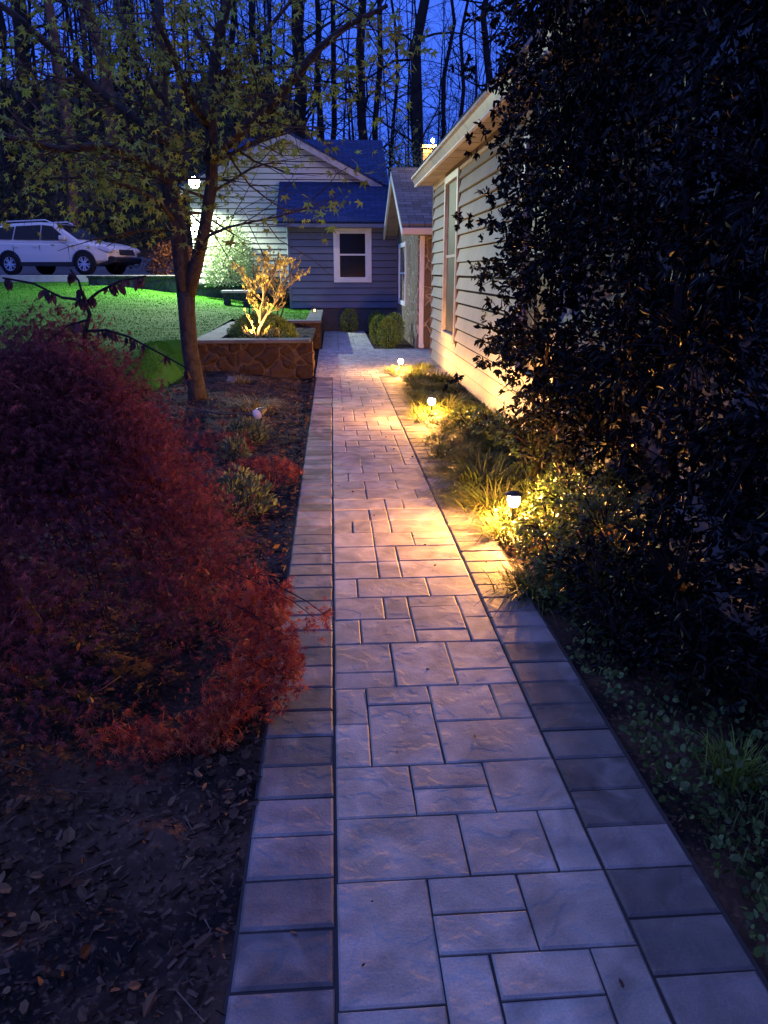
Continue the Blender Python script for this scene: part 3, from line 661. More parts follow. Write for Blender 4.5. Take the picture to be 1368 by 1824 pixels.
# ------------------------------------------------------------------ left maple tree
t = empty('maple_tree', (-1.55, 8.9, 0)); tag(t, 'twin stemmed maple tree with thin spring leaves on the left of the path', 'tree')
MR = random.Random(3); t.location = (0, 0, 0)
def W(pts, y0=8.9): return [at(a, b, y0 + dy) for a, b, dy in pts]
lims = [([(356, 735, 0), (350, 690, 0), (338, 620, 0), (333, 560, 0), (331, 520, 0)], [.135, .115, .105, .105, .115]),
        ([(331, 530, 0), (324, 470, 0), (317, 410, 0), (304, 350, .1), (296, 280, .2), (292, 200, .4), (286, 100, .6), (280, -40, .9)], [.10, .105, .10, .10, .085, .075, .06, .045]),
        ([(334, 530, 0), (349, 475, -.05), (364, 410, -.1), (377, 330, -.1), (377, 260, -.1), (374, 190, 0), (382, 110, 0), (398, 30, 0), (412, -40, 0)], [.09, .082, .072, .072, .075, .07, .065, .06, .055]),
        ([(370, 290, -.1), (398, 260, -.15), (440, 225, -.3), (490, 180, -.4), (530, 130, -.5), (570, 85, -.6), (620, 45, -.8), (690, 10, -1)], [.075, .07, .065, .058, .05, .042, .032, .02]),
        ([(306, 330, .1), (275, 300, 0), (240, 278, -.3), (180, 258, -.6), (110, 268, -.9), (40, 250, -1.2), (-40, 235, -1.5)], [.06, .054, .05, .045, .04, .034, .028]),
        ([(302, 262, .2), (262, 225, .2), (205, 185, .3), (150, 140, .3), (90, 85, .2), (30, 30, .1), (-40, -20, 0)], [.06, .055, .05, .048, .045, .04, .03]),
        ([(296, 190, .4), (262, 130, .5), (225, 60, .6), (195, -30, .8)], [.05, .042, .036, .03]),
        ([(372, 225, -.1), (345, 190, -.3), (322, 140, -.5), (300, 80, -.7), (270, 20, -.9)], [.045, .038, .032, .026, .02]),
        ([(315, 400, 0), (285, 360, -.2), (240, 335, -.4), (170, 315, -.7), (90, 318, -1)], [.03, .025, .02, .016, .01]),
        ([(350, 455, -.1), (372, 420, -.4), (405, 405, -.6), (450, 395, -.8), (500, 385, -1), (545, 372, -1.1)], [.022, .018, .015, .012, .009, .006]),
        ([(378, 150, 0), (420, 110, .3), (470, 60, .5), (520, 0, .6)], [.04, .034, .028, .02]),
        ([(384, 100, 0), (352, 60, .4), (330, 10, .6)], [.035, .03, .024])]
mb = MB(); segs = []; tips = []
for i, (pl, rd) in enumerate(lims):
    P = W(pl); rd = [r_ * .88 for r_ in rd]; mb.tube(P, rd, 10)
    if i >= 1:
        st = 3 if i < 3 else 1
        for a in range(st, len(P)):
            for _ in range(4 if i >= 3 else 3):
                d = (P[a] - P[a - 1]).normalized(); dd = d * .5 + Vector((MR.gauss(0, .8), MR.gauss(-.1, .7), MR.gauss(.0, .4)))
                q = P[a - 1].lerp(P[a], MR.random()); grow(q, dd, MR.uniform(.55, 1.1), max(.006, rd[a] * .28), 1, segs, tips, MR, .05, 4, 1, .7)
mb.build('trunk', M['bark'], t, True)
V, F = sticks(segs, 4); link_mesh('limbs', V, F, M['bark'], t)
P = []; D = []
for (p, d) in tips:
    for _ in range(MR.choice((2, 3, 3, 4))):
        P.append((p[0] + MR.gauss(0, .07), p[1] + MR.gauss(0, .07), p[2] + MR.gauss(-.02, .06)))
        D.append((d[0] * .4 + MR.gauss(0, .5), d[1] * .4 + MR.gauss(0, .5), -.75 + MR.gauss(0, .35)))
P = np.array(P); D = np.array(D); q = rng.random(len(P))
drop = ((P[:, 2] < 1.93) & (P[:, 0] < -1.95) & (q < .85)) | ((P[:, 2] < 2.6) & (P[:, 0] > -1.05) & (q < .72)) | ((P[:, 0] > -.45) & (P[:, 2] < 2.95) & (q < .6)) | (P[:, 2] < 1.75)
drop |= rng.random(len(P)) < .40
P[:, 1] += np.where(P[:, 0] < -1.75, .45 * rng.random(len(P)) + .1, 0)
P = P[~drop]; D = D[~drop]; print('maple leaves', len(P))
leaves('crown', P, D, rng.uniform(.04, .09, len(P)), MAPLE, M['mleaf'], t)

# ------------------------------------------------------------------ red laceleaf maple, lower left
t = empty('laceleaf_maple', (0, 0, 0)); tag(t, 'large weeping dark red laceleaf maple mound filling the lower left', 'tree')
RC = Vector((-1.40, 2.95, 0))
RR = random.Random(8); mb = MB(); P = []; D = []
mb.tube([(RC.x + .1, RC.y + .1, -.05), (RC.x + .02, RC.y, .3), (RC.x - .05, RC.y, .7), (RC.x, RC.y - .05, .95)], [.06, .05, .045, .03], 8)
CL = [(RR.uniform(0, 6.283) if k < 30 else RR.uniform(-2.5, .1), RR.uniform(.45, 1.18) if k < 30 else RR.uniform(.72, 1.0), RR.uniform(.62, 1.06)) for k in range(50)]
nb = 330
for i in range(nb):
    hem = i > 190; cl = CL[i % len(CL)]; az = cl[0] + RR.gauss(0, .075) * (1.4 - cl[1] * .5); reach = cl[1] * RR.uniform(.82, 1.03); top = RR.uniform(.75, 1.22) * (1 - .12 * reach)
    top = cl[2] * (1.24 if reach < .8 else 1.15) * RR.uniform(.95, 1.03)
    ex, ey = math.cos(az) * 1.16 * reach, math.sin(az) * 1.05 * reach
    zend = max(.08, top * (1 - min(1, reach) ** 2.5) - RR.uniform(-.05, .15)) if cl[2] > .84 else top * (.15 + .5 * (1 - cl[1]) + RR.uniform(0, .2)); pts = []
    for k in range(7):
        s = k / 6; zz = top * (.72 + .28 * math.sin(min(1, s / .5) * math.pi / 2)) if s < .5 else top + (zend - top) * ((s - .5) / .5) ** 2.2
        pts.append(Vector((RC.x + ex * s + RR.gauss(0, .02), RC.y + ey * s + RR.gauss(0, .02), zz)))
    if i % 4 == 0: mb.tube([q - Vector((0, 0, .06)) for q in pts], [.009, .007, .005, .004, .003, .002, .0015], 4, False)
    for k in range(2, 7):
        for _ in range(52):
            s = RR.random(); q = pts[k - 1].lerp(pts[k], s)
            P.append((q.x + RR.gauss(0, .065), q.y + RR.gauss(0, .065), max(.03, q.z + RR.gauss(-.02, .05))))
            o_ = Vector((math.cos(az), math.sin(az), 0)); D.append((o_.x * .5 + RR.gauss(0, .45), o_.y * .5 + RR.gauss(0, .45), -.65 + RR.gauss(0, .35)))
P2 = []; D2 = []
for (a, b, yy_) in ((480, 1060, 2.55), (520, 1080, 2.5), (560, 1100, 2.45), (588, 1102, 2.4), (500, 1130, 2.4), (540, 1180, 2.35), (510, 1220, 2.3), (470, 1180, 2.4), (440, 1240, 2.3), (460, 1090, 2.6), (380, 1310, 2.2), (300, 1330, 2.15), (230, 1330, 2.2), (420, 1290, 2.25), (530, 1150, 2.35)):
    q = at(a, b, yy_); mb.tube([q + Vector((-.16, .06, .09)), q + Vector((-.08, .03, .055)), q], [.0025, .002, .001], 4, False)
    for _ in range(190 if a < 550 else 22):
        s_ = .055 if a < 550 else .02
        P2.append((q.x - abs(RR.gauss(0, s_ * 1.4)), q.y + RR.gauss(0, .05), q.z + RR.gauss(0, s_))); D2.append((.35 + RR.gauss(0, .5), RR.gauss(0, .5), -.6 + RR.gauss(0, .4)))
mb.build('trunk', M['twig'], t)
P = np.array(P); print('red leaves', len(P))
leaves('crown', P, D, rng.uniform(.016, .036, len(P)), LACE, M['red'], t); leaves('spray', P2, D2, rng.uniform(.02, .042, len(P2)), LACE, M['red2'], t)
# bare shoots with drooping young leaves standing up from the mound
mb = MB(); P = []; D = []
for pl, rd in (([(150, 640, 0), (152, 590, 0), (160, 560, 0), (150, 530, .02)], .011), ([(152, 590, 0), (190, 588, -.02), (230, 600, -.04), (290, 632, -.06), (340, 660, -.08)], .006),
               ([(156, 570, 0), (120, 580, .02), (80, 612, .04)], .005), ([(150, 535, .02), (110, 530, .04), (60, 505, .06), (5, 495, .08)], .006), ([(152, 540, .02), (175, 520, 0), (215, 500, -.04), (260, 492, -.06)], .006), ([(150, 535, 0), (140, 500, 0), (125, 480, 0)], .005)):
    pts = [at(a, b, 3.0 + dy) for a, b, dy in pl]; mb.tube(pts, [rd * (1 - .12 * i) for i in range(len(pts))], 6)
    if rd < .01:
        for k in range(1, len(pts)):
            for c_ in range(2):
              q = pts[k - 1].lerp(pts[k], RR.random())
              for _ in range(5): P.append((q.x + RR.gauss(0, .006), q.y + RR.gauss(0, .01), q.z)); D.append((RR.gauss(0, .3), RR.gauss(0, .3), -1))
mb.build('shoot', M['twig'], t)
leaves('young_foliage', P, D, rng.uniform(.022, .055, len(P)), OVAL, M['wilt'], t)

# ------------------------------------------------------------------ dark shrubs on the right
def shrub(name, label, cat, cells, nleaf, lsize, m, tmpl=OVAL, seed=1, stems=(), droop=.35, group=None, core=0):
    R = np.random.default_rng(seed); t = empty(name, (0, 0, 0)); tag(t, label, cat, group)
    P = []; D = []; wts = np.array([c[3] * c[4] * c[5] for c in cells]) ** .8; wts = wts / wts.sum()
    mb = MB()
    for (pts, rd) in stems: mb.tube(pts, rd, 7)
    for c, wt in zip(cells, wts):
        cx, cy_, cz, rx, ry, rz = c; n = int(nleaf * wt)
        u = unit(R.normal(size=(n, 3))); rad = R.random(n) ** (.42)
        # leaves sit on short sprays
        ns = max(4, n // 9); su = unit(R.normal(size=(ns, 3))) * (R.random((ns, 1)) ** .4); idx = R.integers(0, ns, n)
        sp_ = su[idx] * .97 + R.normal(size=(n, 3)) * .055
        q = np.array([cx, cy_, cz]) + sp_ * np.array([rx, ry, rz]); P.append(q)
        d = su[idx] * .7 + R.normal(size=(n, 3)) * .55; d[:, 2] -= droop; D.append(d)
        for k in range(0, ns, 3):
            e_ = np.array([cx, cy_, cz]) + su[k] * np.array([rx, ry, rz]); b_ = np.array([cx, cy_, cz]) + su[k] * np.array([rx, ry, rz]) * .35
            mb.tube([b_, (b_ + e_) / 2 + np.array([0, 0, .02]), e_], [.006, .004, .0025], 4, False)
    mb.build('stems', M['twig'], t)
    P = np.concatenate(P); D = np.concatenate(D); k = P[:, 2] > .01
    P, D = P[k], D[k]; leaves('foliage', P, D, lsize * R.uniform(.65, 1.2, len(P)), tmpl, m, t, R)
    return t
cells = []
SR = random.Random(21)
for (y_, z_, r_) in ((6.4, 2.5, .30), (6.1, 3.1, .42), (5.6, 2.15, .36), (6.5, 1.75, .24), (6.2, 1.45, .28), (5.7, 1.0, .30), (5.3, 2.75, .42), (5.1, 1.6, .40), (5.0, 3.2, .45), (5.3, .62, .26), (4.9, 1.1, .4), (6.0, 2.05, .26), (6.6, 1.15, .18), (6.3, .85, .2), (4.9, 2.2, .4), (6.7, 2.95, .25)):
    cells.append((1.44 + SR.uniform(-.06, .06), y_, z_, r_ * .85, r_ * 1.15, r_))
for (x_, y_, z_, r_) in ((1.5, 4.75, .45, .34), (1.5, 5.2, .38, .3), (1.55, 4.4, .55, .3), (1.5, 5.7, .35, .24), (1.58, 4.3, .52, .34), (1.52, 4.6, .7, .32), (1.62, 4.0, .62, .3), (1.6, 5.0, .75, .3)): cells.append((x_, y_, z_, r_ * .8, r_, r_))
for _ in range(16):      # single sprays reaching out past the mass
    y_ = SR.uniform(5.2, 6.9); cells.append((SR.uniform(1.0, 1.3), y_, SR.uniform(.5, 3.1), .13, .17, .09))
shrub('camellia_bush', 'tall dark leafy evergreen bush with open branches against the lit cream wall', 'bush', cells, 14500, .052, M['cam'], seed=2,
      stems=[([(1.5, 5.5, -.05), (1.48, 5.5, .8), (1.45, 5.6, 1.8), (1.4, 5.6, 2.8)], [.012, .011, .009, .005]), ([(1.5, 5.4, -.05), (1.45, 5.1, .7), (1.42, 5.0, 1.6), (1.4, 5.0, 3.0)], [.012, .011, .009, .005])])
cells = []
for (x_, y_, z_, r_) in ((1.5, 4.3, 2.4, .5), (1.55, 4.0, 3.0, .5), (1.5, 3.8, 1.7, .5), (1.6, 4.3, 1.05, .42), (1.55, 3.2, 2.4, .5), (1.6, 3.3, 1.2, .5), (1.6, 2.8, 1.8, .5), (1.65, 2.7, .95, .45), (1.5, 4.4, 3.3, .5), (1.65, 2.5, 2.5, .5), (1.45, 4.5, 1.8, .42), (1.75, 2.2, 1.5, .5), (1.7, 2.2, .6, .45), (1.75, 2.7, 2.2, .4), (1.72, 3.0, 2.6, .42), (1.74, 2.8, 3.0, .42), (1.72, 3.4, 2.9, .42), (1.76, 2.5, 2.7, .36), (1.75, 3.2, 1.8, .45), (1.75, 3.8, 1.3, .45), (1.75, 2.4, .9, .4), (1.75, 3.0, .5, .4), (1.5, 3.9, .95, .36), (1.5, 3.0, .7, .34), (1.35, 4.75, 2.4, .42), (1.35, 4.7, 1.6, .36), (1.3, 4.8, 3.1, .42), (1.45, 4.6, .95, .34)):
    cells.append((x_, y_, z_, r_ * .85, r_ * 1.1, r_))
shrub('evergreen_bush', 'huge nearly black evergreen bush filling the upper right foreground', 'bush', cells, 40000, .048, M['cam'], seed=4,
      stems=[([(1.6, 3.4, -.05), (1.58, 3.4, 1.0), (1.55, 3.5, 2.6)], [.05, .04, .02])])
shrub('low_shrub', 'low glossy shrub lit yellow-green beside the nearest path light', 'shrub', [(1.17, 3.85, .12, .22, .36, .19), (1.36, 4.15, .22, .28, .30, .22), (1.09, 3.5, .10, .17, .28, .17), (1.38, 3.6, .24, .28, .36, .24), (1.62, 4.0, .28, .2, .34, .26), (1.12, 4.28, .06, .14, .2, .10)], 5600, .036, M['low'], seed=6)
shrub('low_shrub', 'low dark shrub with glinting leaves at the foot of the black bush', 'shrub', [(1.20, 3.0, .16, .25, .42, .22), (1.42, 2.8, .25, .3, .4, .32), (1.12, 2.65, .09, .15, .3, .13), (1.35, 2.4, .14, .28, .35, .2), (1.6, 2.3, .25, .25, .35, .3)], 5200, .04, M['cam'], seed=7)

shrub('low_shrub', 'low dark small-leaved shrub under the tall leafy bush, between the nearest and middle path lights', 'shrub', [(1.42, 6.7, .14, .22, .4, .2), (1.5, 6.1, .2, .22, .4, .24), (1.3, 7.2, .1, .18, .3, .14), (1.5, 5.5, .22, .2, .4, .24)], 2600, .04, M['low'], seed=17)
# lilyturf along the right border
LR = np.random.default_rng(5)
def grass_clump(name, n, L, wd, m, label, cat, group=None, rad=.05, lean=(.45, 1.3)):
    t = empty(name, (0, 0, 0)); tag(t, label, cat, group)
    B = np.stack([LR.normal(size=n) * rad, LR.normal(size=n) * rad, -.02 + 0 * LR.random(n)], 1)
    az = np.arctan2(B[:, 1], B[:, 0]) + LR.normal(size=n) * .7
    blades('blades', B, az, LR.uniform(.55, 1.1, n) * L, LR.uniform(*lean, n), LR.uniform(.7, 1.2, n) * wd, m, t)
    return t
GL = 'lilyturf clumps along the right border'
protos = [grass_clump('lilyturf_clump', 300, .36, .010, M['lir'], '', 'grass clump', GL, .075) for _ in range(3)]
spots = [(1.02, 11.62, .7, 'lit lilyturf clump at the left of the farthest path light'), (1.33, 11.75, .8, 'lit lilyturf clump between the farthest path light and the house corner'),
 (1.5, 12.3, .7, 'grass clump right at the foot of the cream house corner'), (1.28, 11.0, .8, 'brownish dim grass clump just nearer than the farthest path light'), (1.55, 10.9, .8, 'dim grass clump under the tall narrow window of the cream house'),
 (1.22, 10.1, .85, None), (1.5, 10.0, .85, None), (1.2, 9.3, .85, None), (1.5, 9.1, .9, None),
 (1.04, 8.06, .8, 'bright lilyturf clump leaning over the path edge beside the middle path light'), (1.3, 8.45, .9, 'lit lilyturf clump behind the middle path light'), (1.36, 7.7, .9, 'bright yellow lilyturf clump right of the middle path light'), (1.55, 7.9, .85, 'lit lilyturf clump against the wall near the middle path light'),
 (1.2, 7.1, .8, None), (1.5, 7.0, .9, None), (1.16, 6.45, .85, None), (1.45, 6.3, .9, None), (1.22, 5.8, .9, None),
 (1.12, 5.25, .95, 'lilyturf clump with long pale blades a step beyond the nearest path light'), (1.4, 5.2, .9, None), (1.13, 4.7, .95, 'bright lilyturf clump drooping over the pavers by the nearest path light'), (1.36, 4.65, .9, 'lilyturf clump behind the nearest path light'),
 (1.06, 4.2, .62, 'lilyturf clump just nearer than the nearest path light, half covering its stake'), (1.07, 7.74, .72, 'lit lilyturf clump just nearer than the middle path light, spilling over the pavers'), (1.1, 11.38, .65, 'lit lilyturf clump just nearer than the farthest path light'),
 (1.0, 4.95, .75, None), (1.02, 5.6, .75, None), (1.0, 6.15, .7, None), (1.02, 6.75, .75, None), (1.1, 8.85, .75, None), (1.1, 9.5, .75, None), (1.14, 10.2, .75, None), (1.16, 10.7, .75, None), (1.3, 5.6, .85, None), (1.33, 6.7, .8, None),
 (1.02, 3.35, .7, 'short lilyturf tuft at the path edge below the lit low shrub'), (1.3, 3.45, .75, 'thin grass tuft poking through the glinting low shrub')]
used = [0, 0, 0]
for i, (x, y, s, lb) in enumerate(spots):
    j = i % 3; o = protos[j] if not used[j] else copy_tree(protos[j], (0, 0, 0)); used[j] = 1
    s *= 1.06; o.location = (x - (.06 if x < 1.3 else .02), y, -.02); o.rotation_euler = (0, 0, LR.uniform(0, 6.28)); o.scale = (s, s, s * (LR.uniform(.85, 1.05) if lb else LR.uniform(.6, .85)))
    o['label'] = lb or 'dim arching lilyturf clump in the unlit stretch between two path lights'

# ground-cover weeds and tuft, right foreground
t = grass_clump('grass_tuft', 170, .19, .005, M['tuft'], 'upright green grass tuft in the right foreground bed', 'grass tuft', None, .03, (.1, .6)); t.location = (1.235, 1.93, -.03)
n = 3600; x = .955 + LR.random(n) ** 1.3 * .62; y = .85 + 2.4 * LR.random(n) ** 1.25; k = (x > .965 + .03 * np.sin(y * 9) + .02 * np.sin(y * 23)) & ((y < 2.2) | (LR.random(n) < .55))
P = np.stack([x, y, LR.uniform(-.02, .07, n)], 1)[k]; Dd = LR.normal(size=P.shape) + np.array([0, 0, .9])
tag(leaves('ground_cover', P, Dd, LR.uniform(.014, .034, len(P)), ROUND, M['weed'], None, LR), 'low leafy weeds covering the right foreground bed edge', 'ground cover', kind='stuff')
B = np.stack([1.02 + LR.random(700) * .5, LR.uniform(.9, 1.8, 700), np.full(700, -.03)], 1)
tag(blades('weed_grass', B, LR.uniform(0, 6.28, 700), LR.uniform(.04, .12, 700), LR.uniform(.2, .9, 700), LR.uniform(.003, .005, 700), M['lir'], seg=3), 'sparse fine grass among the weeds at lower right', 'grass', kind='stuff')

# ------------------------------------------------------------------ left bed plants and bits
def mound(name, label, cat, loc, r, h, n, ls, m, group=None, up=.8, tmpl=OVAL, seed=1, base=0, stemm=None):
    R = np.random.default_rng(seed); t = empty(name, loc); tag(t, label, cat, group)
    u = unit(R.normal(size=(n, 3))); u[:, 2] = np.abs(u[:, 2]); rad = .55 + .5 * R.random((n, 1)) ** .6
    lob = 1 + .12 * np.sin(u[:, :1] * 7 + seed) * np.sin(u[:, 1:2] * 6 + seed * 2)
    P = u * rad * lob * np.array([r, r, h]) + np.array([0, 0, base]); D = u + R.normal(size=(n, 3)) * .45; D[:, 2] += up
    leaves('foliage', P, D, ls * R.uniform(.6, 1.25, n), tmpl, m, t, R)
    mb = MB()
    for k in range(10): mb.tube([(0, 0, -.03), tuple(u[k] * np.array([r, r, h]) * .5 + np.array([0, 0, base])), tuple(u[k] * np.array([r, r, h]) * .9 + np.array([0, 0, base]))], [.006, .004, .002], 4, False)
    mb.build('stems', stemm or M['twig'], t)
    return t
mound('lavender_plant', 'grey-green bushy plant just nearer than the spotlight in the left bed', 'plant', (-.82, 6.95, .0), .19, .18, 700, .05, M['lav'], 'grey-green plants in the left bed', .9, seed=3)
mound('lavender_plant', 'small pale grey-green plant between two bigger ones beside the mulch', 'plant', (-.84, 6.2, .0), .12, .17, 300, .045, M['lav'], 'grey-green plants in the left bed', .9, seed=4)
mound('lavender_plant', 'biggest grey-green plant, next to the red maple edge', 'plant', (-.64, 4.75, .0), .21, .26, 900, .045, M['lav'], 'grey-green plants in the left bed', .9, seed=5)
mound('red_leaf_sprig', 'low orange-red laceleaf sprig between the grey-green plants', 'plant', (-.55, 5.55, .0), .30, .13, 330, .055, M['red'], None, .1, LACE, seed=6)
mound('red_leaf_sprig', 'small red laceleaf sprig beside the pale grey-green plant, further back', 'plant', (-1.02, 6.6, .0), .28, .14, 260, .055, M['red'], None, .1, LACE, seed=16)
t = grass_clump('dry_grass_clump', 260, .34, .006, M['dry'], 'flopped dry grass clump just beyond the garden spotlight', 'grass clump', None, .09, (.6, 1.2)); t.location = (-.92, 8.6, -.01)
t = grass_clump('dry_grass_clump', 160, .2, .007, M['dry'], 'small tan grass tuft in front of the planter wall', 'grass clump', None, .05, (.3, 1.1)); t.location = (-1.28, 10.5, .04)
mb = MB(); mb.add([(-1.46, 10.35, .06), (-1.36, 10.30, .05), (-1.30, 10.36, .12), (-1.42, 10.42, .15), (-1.46, 10.37, .045), (-1.36, 10.32, .035), (-1.30, 10.38, .105), (-1.42, 10.44, .135)], [(0, 1, 2, 3), (7, 6, 5, 4), (0, 4, 5, 1), (1, 5, 6, 2), (2, 6, 7, 3), (3, 7, 4, 0)])
tag(mb.build('slate_piece', M['cap']), 'flat grey stone chip leaning by the small tan tuft', 'stone')
p = atz(461, 737, .10); t = empty('garden_spotlight', (p.x, p.y, 0)); tag(t, 'unlit round white-faced garden spotlight lying in the mulch bed', 'spotlight')
mb = MB(); mb.tube([(.03, .06, -.05), (.02, .05, .07)], .012); mb.tube([(.055, .10, .13), (.02, .03, .115), (-.012, -.03, .10)], [.028, .045, .062], 16); mb.build('lamp_head', M['rail'], t)
mb = MB(); mb.lathe([(0, .014), (.035, .010), (.056, 0)], n=18); lz = mb.build('lens', M['trim'], t, True); lz.location = (-.0135, -.033, .10); lz.rotation_euler = Vector((-.38, -.66, -.17)).to_track_quat('Z', 'Y').to_euler()
mb = MB(); mb.tube([(p.x + .04, p.y + .1, .04), (p.x - .15, p.y + .25, .05), (p.x - .45, p.y + .2, .07), (p.x - .8, p.y + .5, .08), (p.x - 1.2, p.y + .3, .08)], .008, 6)
tag(mb.build('cable', M['rail']), 'black lamp cable lying across the mulch left of the spotlight', 'cable')
p = atz(553, 549, .55); t = empty('candle_lantern', (-.42, 18.9, .552)); tag(t, 'tiny candle lantern glowing on the wall cap before the blue-grey wing', 'lantern')
mb = MB(); mb.box(-.05, .05, -.05, .05, 0, .012); mb.box(-.055, .055, -.055, .055, .15, .165)
for sx in (-1, 1):
    for sy in (-1, 1): mb.box(sx * .044 - .005, sx * .044 + .005, sy * .044 - .005, sy * .044 + .005, .012, .15)
mb.build('frame', M['rail'], t)
mb = MB(); mb.lathe([(0, .013), (.025, .013), (.025, .07), (0, .075)], n=10); mb.build('candle', emis('candle_glow', (1, .5, .2), 4), t)

# bark chips, litter
n = 26000; x = -.275 - LR.random(n) ** 1.3 * 2.3; y = .6 + LR.random(n) ** 1.6 * 10.5
P = np.stack([x, y, np.where(x > -.30, -.004, gz(x, y)) + LR.uniform(0, .012, n)], 1); D = LR.normal(size=(n, 3)); D[:, 2] *= .35
CH = (np.array([(-.16, 0, 0), (.16, .05, .02), (.13, 1, .05), (-.12, .92, .0)]), [(0, 1, 2, 3)])
tag(leaves('bark_mulch', P, D, LR.uniform(.012, .036, n), CH, M['chip'], None, LR), 'loose brown bark chips over the left bed', 'mulch', kind='stuff')
n = 600; x = np.where(LR.random(n) < .72, -.32 - LR.random(n) ** 1.2 * 1.3, .98 + LR.random(n) * .6); y = .6 + LR.random(n) ** 1.3 * 9
P = np.stack([x, y, gz(x, y) + LR.uniform(.008, .03, n)], 1); D = LR.normal(size=(n, 3)); D[:, 2] *= .4
tag(leaves('leaf_litter', P, D, LR.uniform(.025, .06, n), OVAL, M['litter'], None, LR), 'scattered dry brown leaves over the planting beds', 'leaf litter', kind='stuff')

sg = []
for _ in range(160):
    x = -.34 - random.random() ** 1.2 * 1.5; y = .7 + random.random() ** 1.4 * 7; a = random.uniform(0, 6.28); l = random.uniform(.04, .16); z = float(gz(np.array([x]), np.array([y]))[0]) + random.uniform(.004, .02)
    sg.append(((x, y, z), (x + l * math.cos(a), y + l * math.sin(a), z + random.uniform(-.005, .02)), random.uniform(.001, .003), .001))
V, F = sticks(sg, 4); tag(link_mesh('fallen_twigs', V, F, M['chip2']), 'thin fallen twigs strewn over the left bed', 'twigs', kind='stuff')
n = 420; x = -.31 - LR.random(n) ** 1.3 * .75; y = LR.uniform(.85, 2.4, n); cl_ = np.sin(x * 8 + y * 5) + LR.normal(size=n) * .5 > .1; x, y = x[cl_], y[cl_]; n = len(x)
P = np.stack([x, y, gz(x, y) + LR.uniform(.004, .035, n)], 1); D = LR.normal(size=(n, 3)); D[:, 2] *= .5
tag(leaves('curled_leaves', P, D, LR.uniform(.02, .05, n), ROUND, M['litter2'], None, LR), 'curled brown leaves heaped along the near path edge', 'leaf litter', kind='stuff')
n = 46; P = np.stack([LR.uniform(-.24, .92, n), LR.uniform(1.2, 9, n), LR.uniform(.003, .007, n)], 1); D = LR.normal(size=(n, 3)); D[:, 2] *= .08
tag(leaves('path_litter', P, D, LR.uniform(.008, .028, n), OVAL, M['litter2'], None, LR), 'few small leaf scraps lying on the pavers', 'leaf litter', kind='stuff')
# ------------------------------------------------------------------ planter plants
t = empty('boxwood_dome', (-1.15, 12.75, .40)); tag(t, 'wide clipped boxwood dome inside the stone planter', 'shrub')
R = np.random.default_rng(9); u = unit(R.normal(size=(9000, 3))); u[:, 2] = np.abs(u[:, 2]); lob = 1 + .05 * np.sin(u[:, :1] * 9) * np.sin(u[:, 1:2] * 8 + 1)
leaves('foliage', u * lob * (.86 + .14 * R.random((9000, 1))) * np.array([.58, .55, .46]), u + R.normal(size=(9000, 3)) * .7, .03 * R.uniform(.7, 1.3, 9000), OVAL, M['box'], t, R)
mb = MB(); mb.tube([(0, 0, -.03), (0, 0, .2)], .03, 6); mb.build('stems', M['twig'], t)
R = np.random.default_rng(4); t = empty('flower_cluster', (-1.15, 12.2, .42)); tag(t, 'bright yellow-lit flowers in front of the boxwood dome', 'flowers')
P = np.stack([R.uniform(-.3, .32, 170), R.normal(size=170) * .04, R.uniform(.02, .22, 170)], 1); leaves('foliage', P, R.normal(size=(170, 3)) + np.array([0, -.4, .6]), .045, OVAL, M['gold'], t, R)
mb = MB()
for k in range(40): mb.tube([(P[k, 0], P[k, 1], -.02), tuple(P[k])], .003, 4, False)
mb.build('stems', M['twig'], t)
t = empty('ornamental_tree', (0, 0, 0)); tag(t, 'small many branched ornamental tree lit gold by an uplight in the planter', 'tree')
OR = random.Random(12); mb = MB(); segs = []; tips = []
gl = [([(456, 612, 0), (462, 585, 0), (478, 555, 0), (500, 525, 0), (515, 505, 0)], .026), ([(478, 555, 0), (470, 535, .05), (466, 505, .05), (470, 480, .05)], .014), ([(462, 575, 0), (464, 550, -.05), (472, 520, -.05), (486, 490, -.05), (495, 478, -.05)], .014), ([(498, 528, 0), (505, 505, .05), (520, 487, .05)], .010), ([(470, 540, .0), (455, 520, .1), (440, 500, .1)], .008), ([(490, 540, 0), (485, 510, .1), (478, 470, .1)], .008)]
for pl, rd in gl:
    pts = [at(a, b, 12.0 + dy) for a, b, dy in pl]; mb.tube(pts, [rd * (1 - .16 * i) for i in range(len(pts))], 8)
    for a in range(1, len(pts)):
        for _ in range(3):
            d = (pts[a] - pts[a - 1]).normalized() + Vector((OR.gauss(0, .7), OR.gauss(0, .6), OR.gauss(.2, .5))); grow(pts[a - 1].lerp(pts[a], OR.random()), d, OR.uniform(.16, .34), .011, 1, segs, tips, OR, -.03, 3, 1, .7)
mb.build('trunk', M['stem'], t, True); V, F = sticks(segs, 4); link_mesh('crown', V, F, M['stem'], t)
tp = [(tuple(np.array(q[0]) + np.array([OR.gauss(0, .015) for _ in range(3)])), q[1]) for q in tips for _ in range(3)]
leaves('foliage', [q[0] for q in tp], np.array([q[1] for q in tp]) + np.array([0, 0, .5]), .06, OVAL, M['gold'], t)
mb = MB()
for a, b, c, d in ((440, 610, 445, 500), (448, 610, 452, 470), (490, 600, 496, 500), (486, 600, 515, 515)): mb.tube([at(a, b, 13.1), at((a + c) / 2 + 2, (b + d) / 2, 13.1), at(c, d, 13.15)], [.02, .014, .006], 6)
t = empty('bare_shrub', (0, 0, 0)); mb.build('stems', M['bark'], t); tag(t, 'dark bare shrub stems standing behind the gold lit tree', 'shrub')
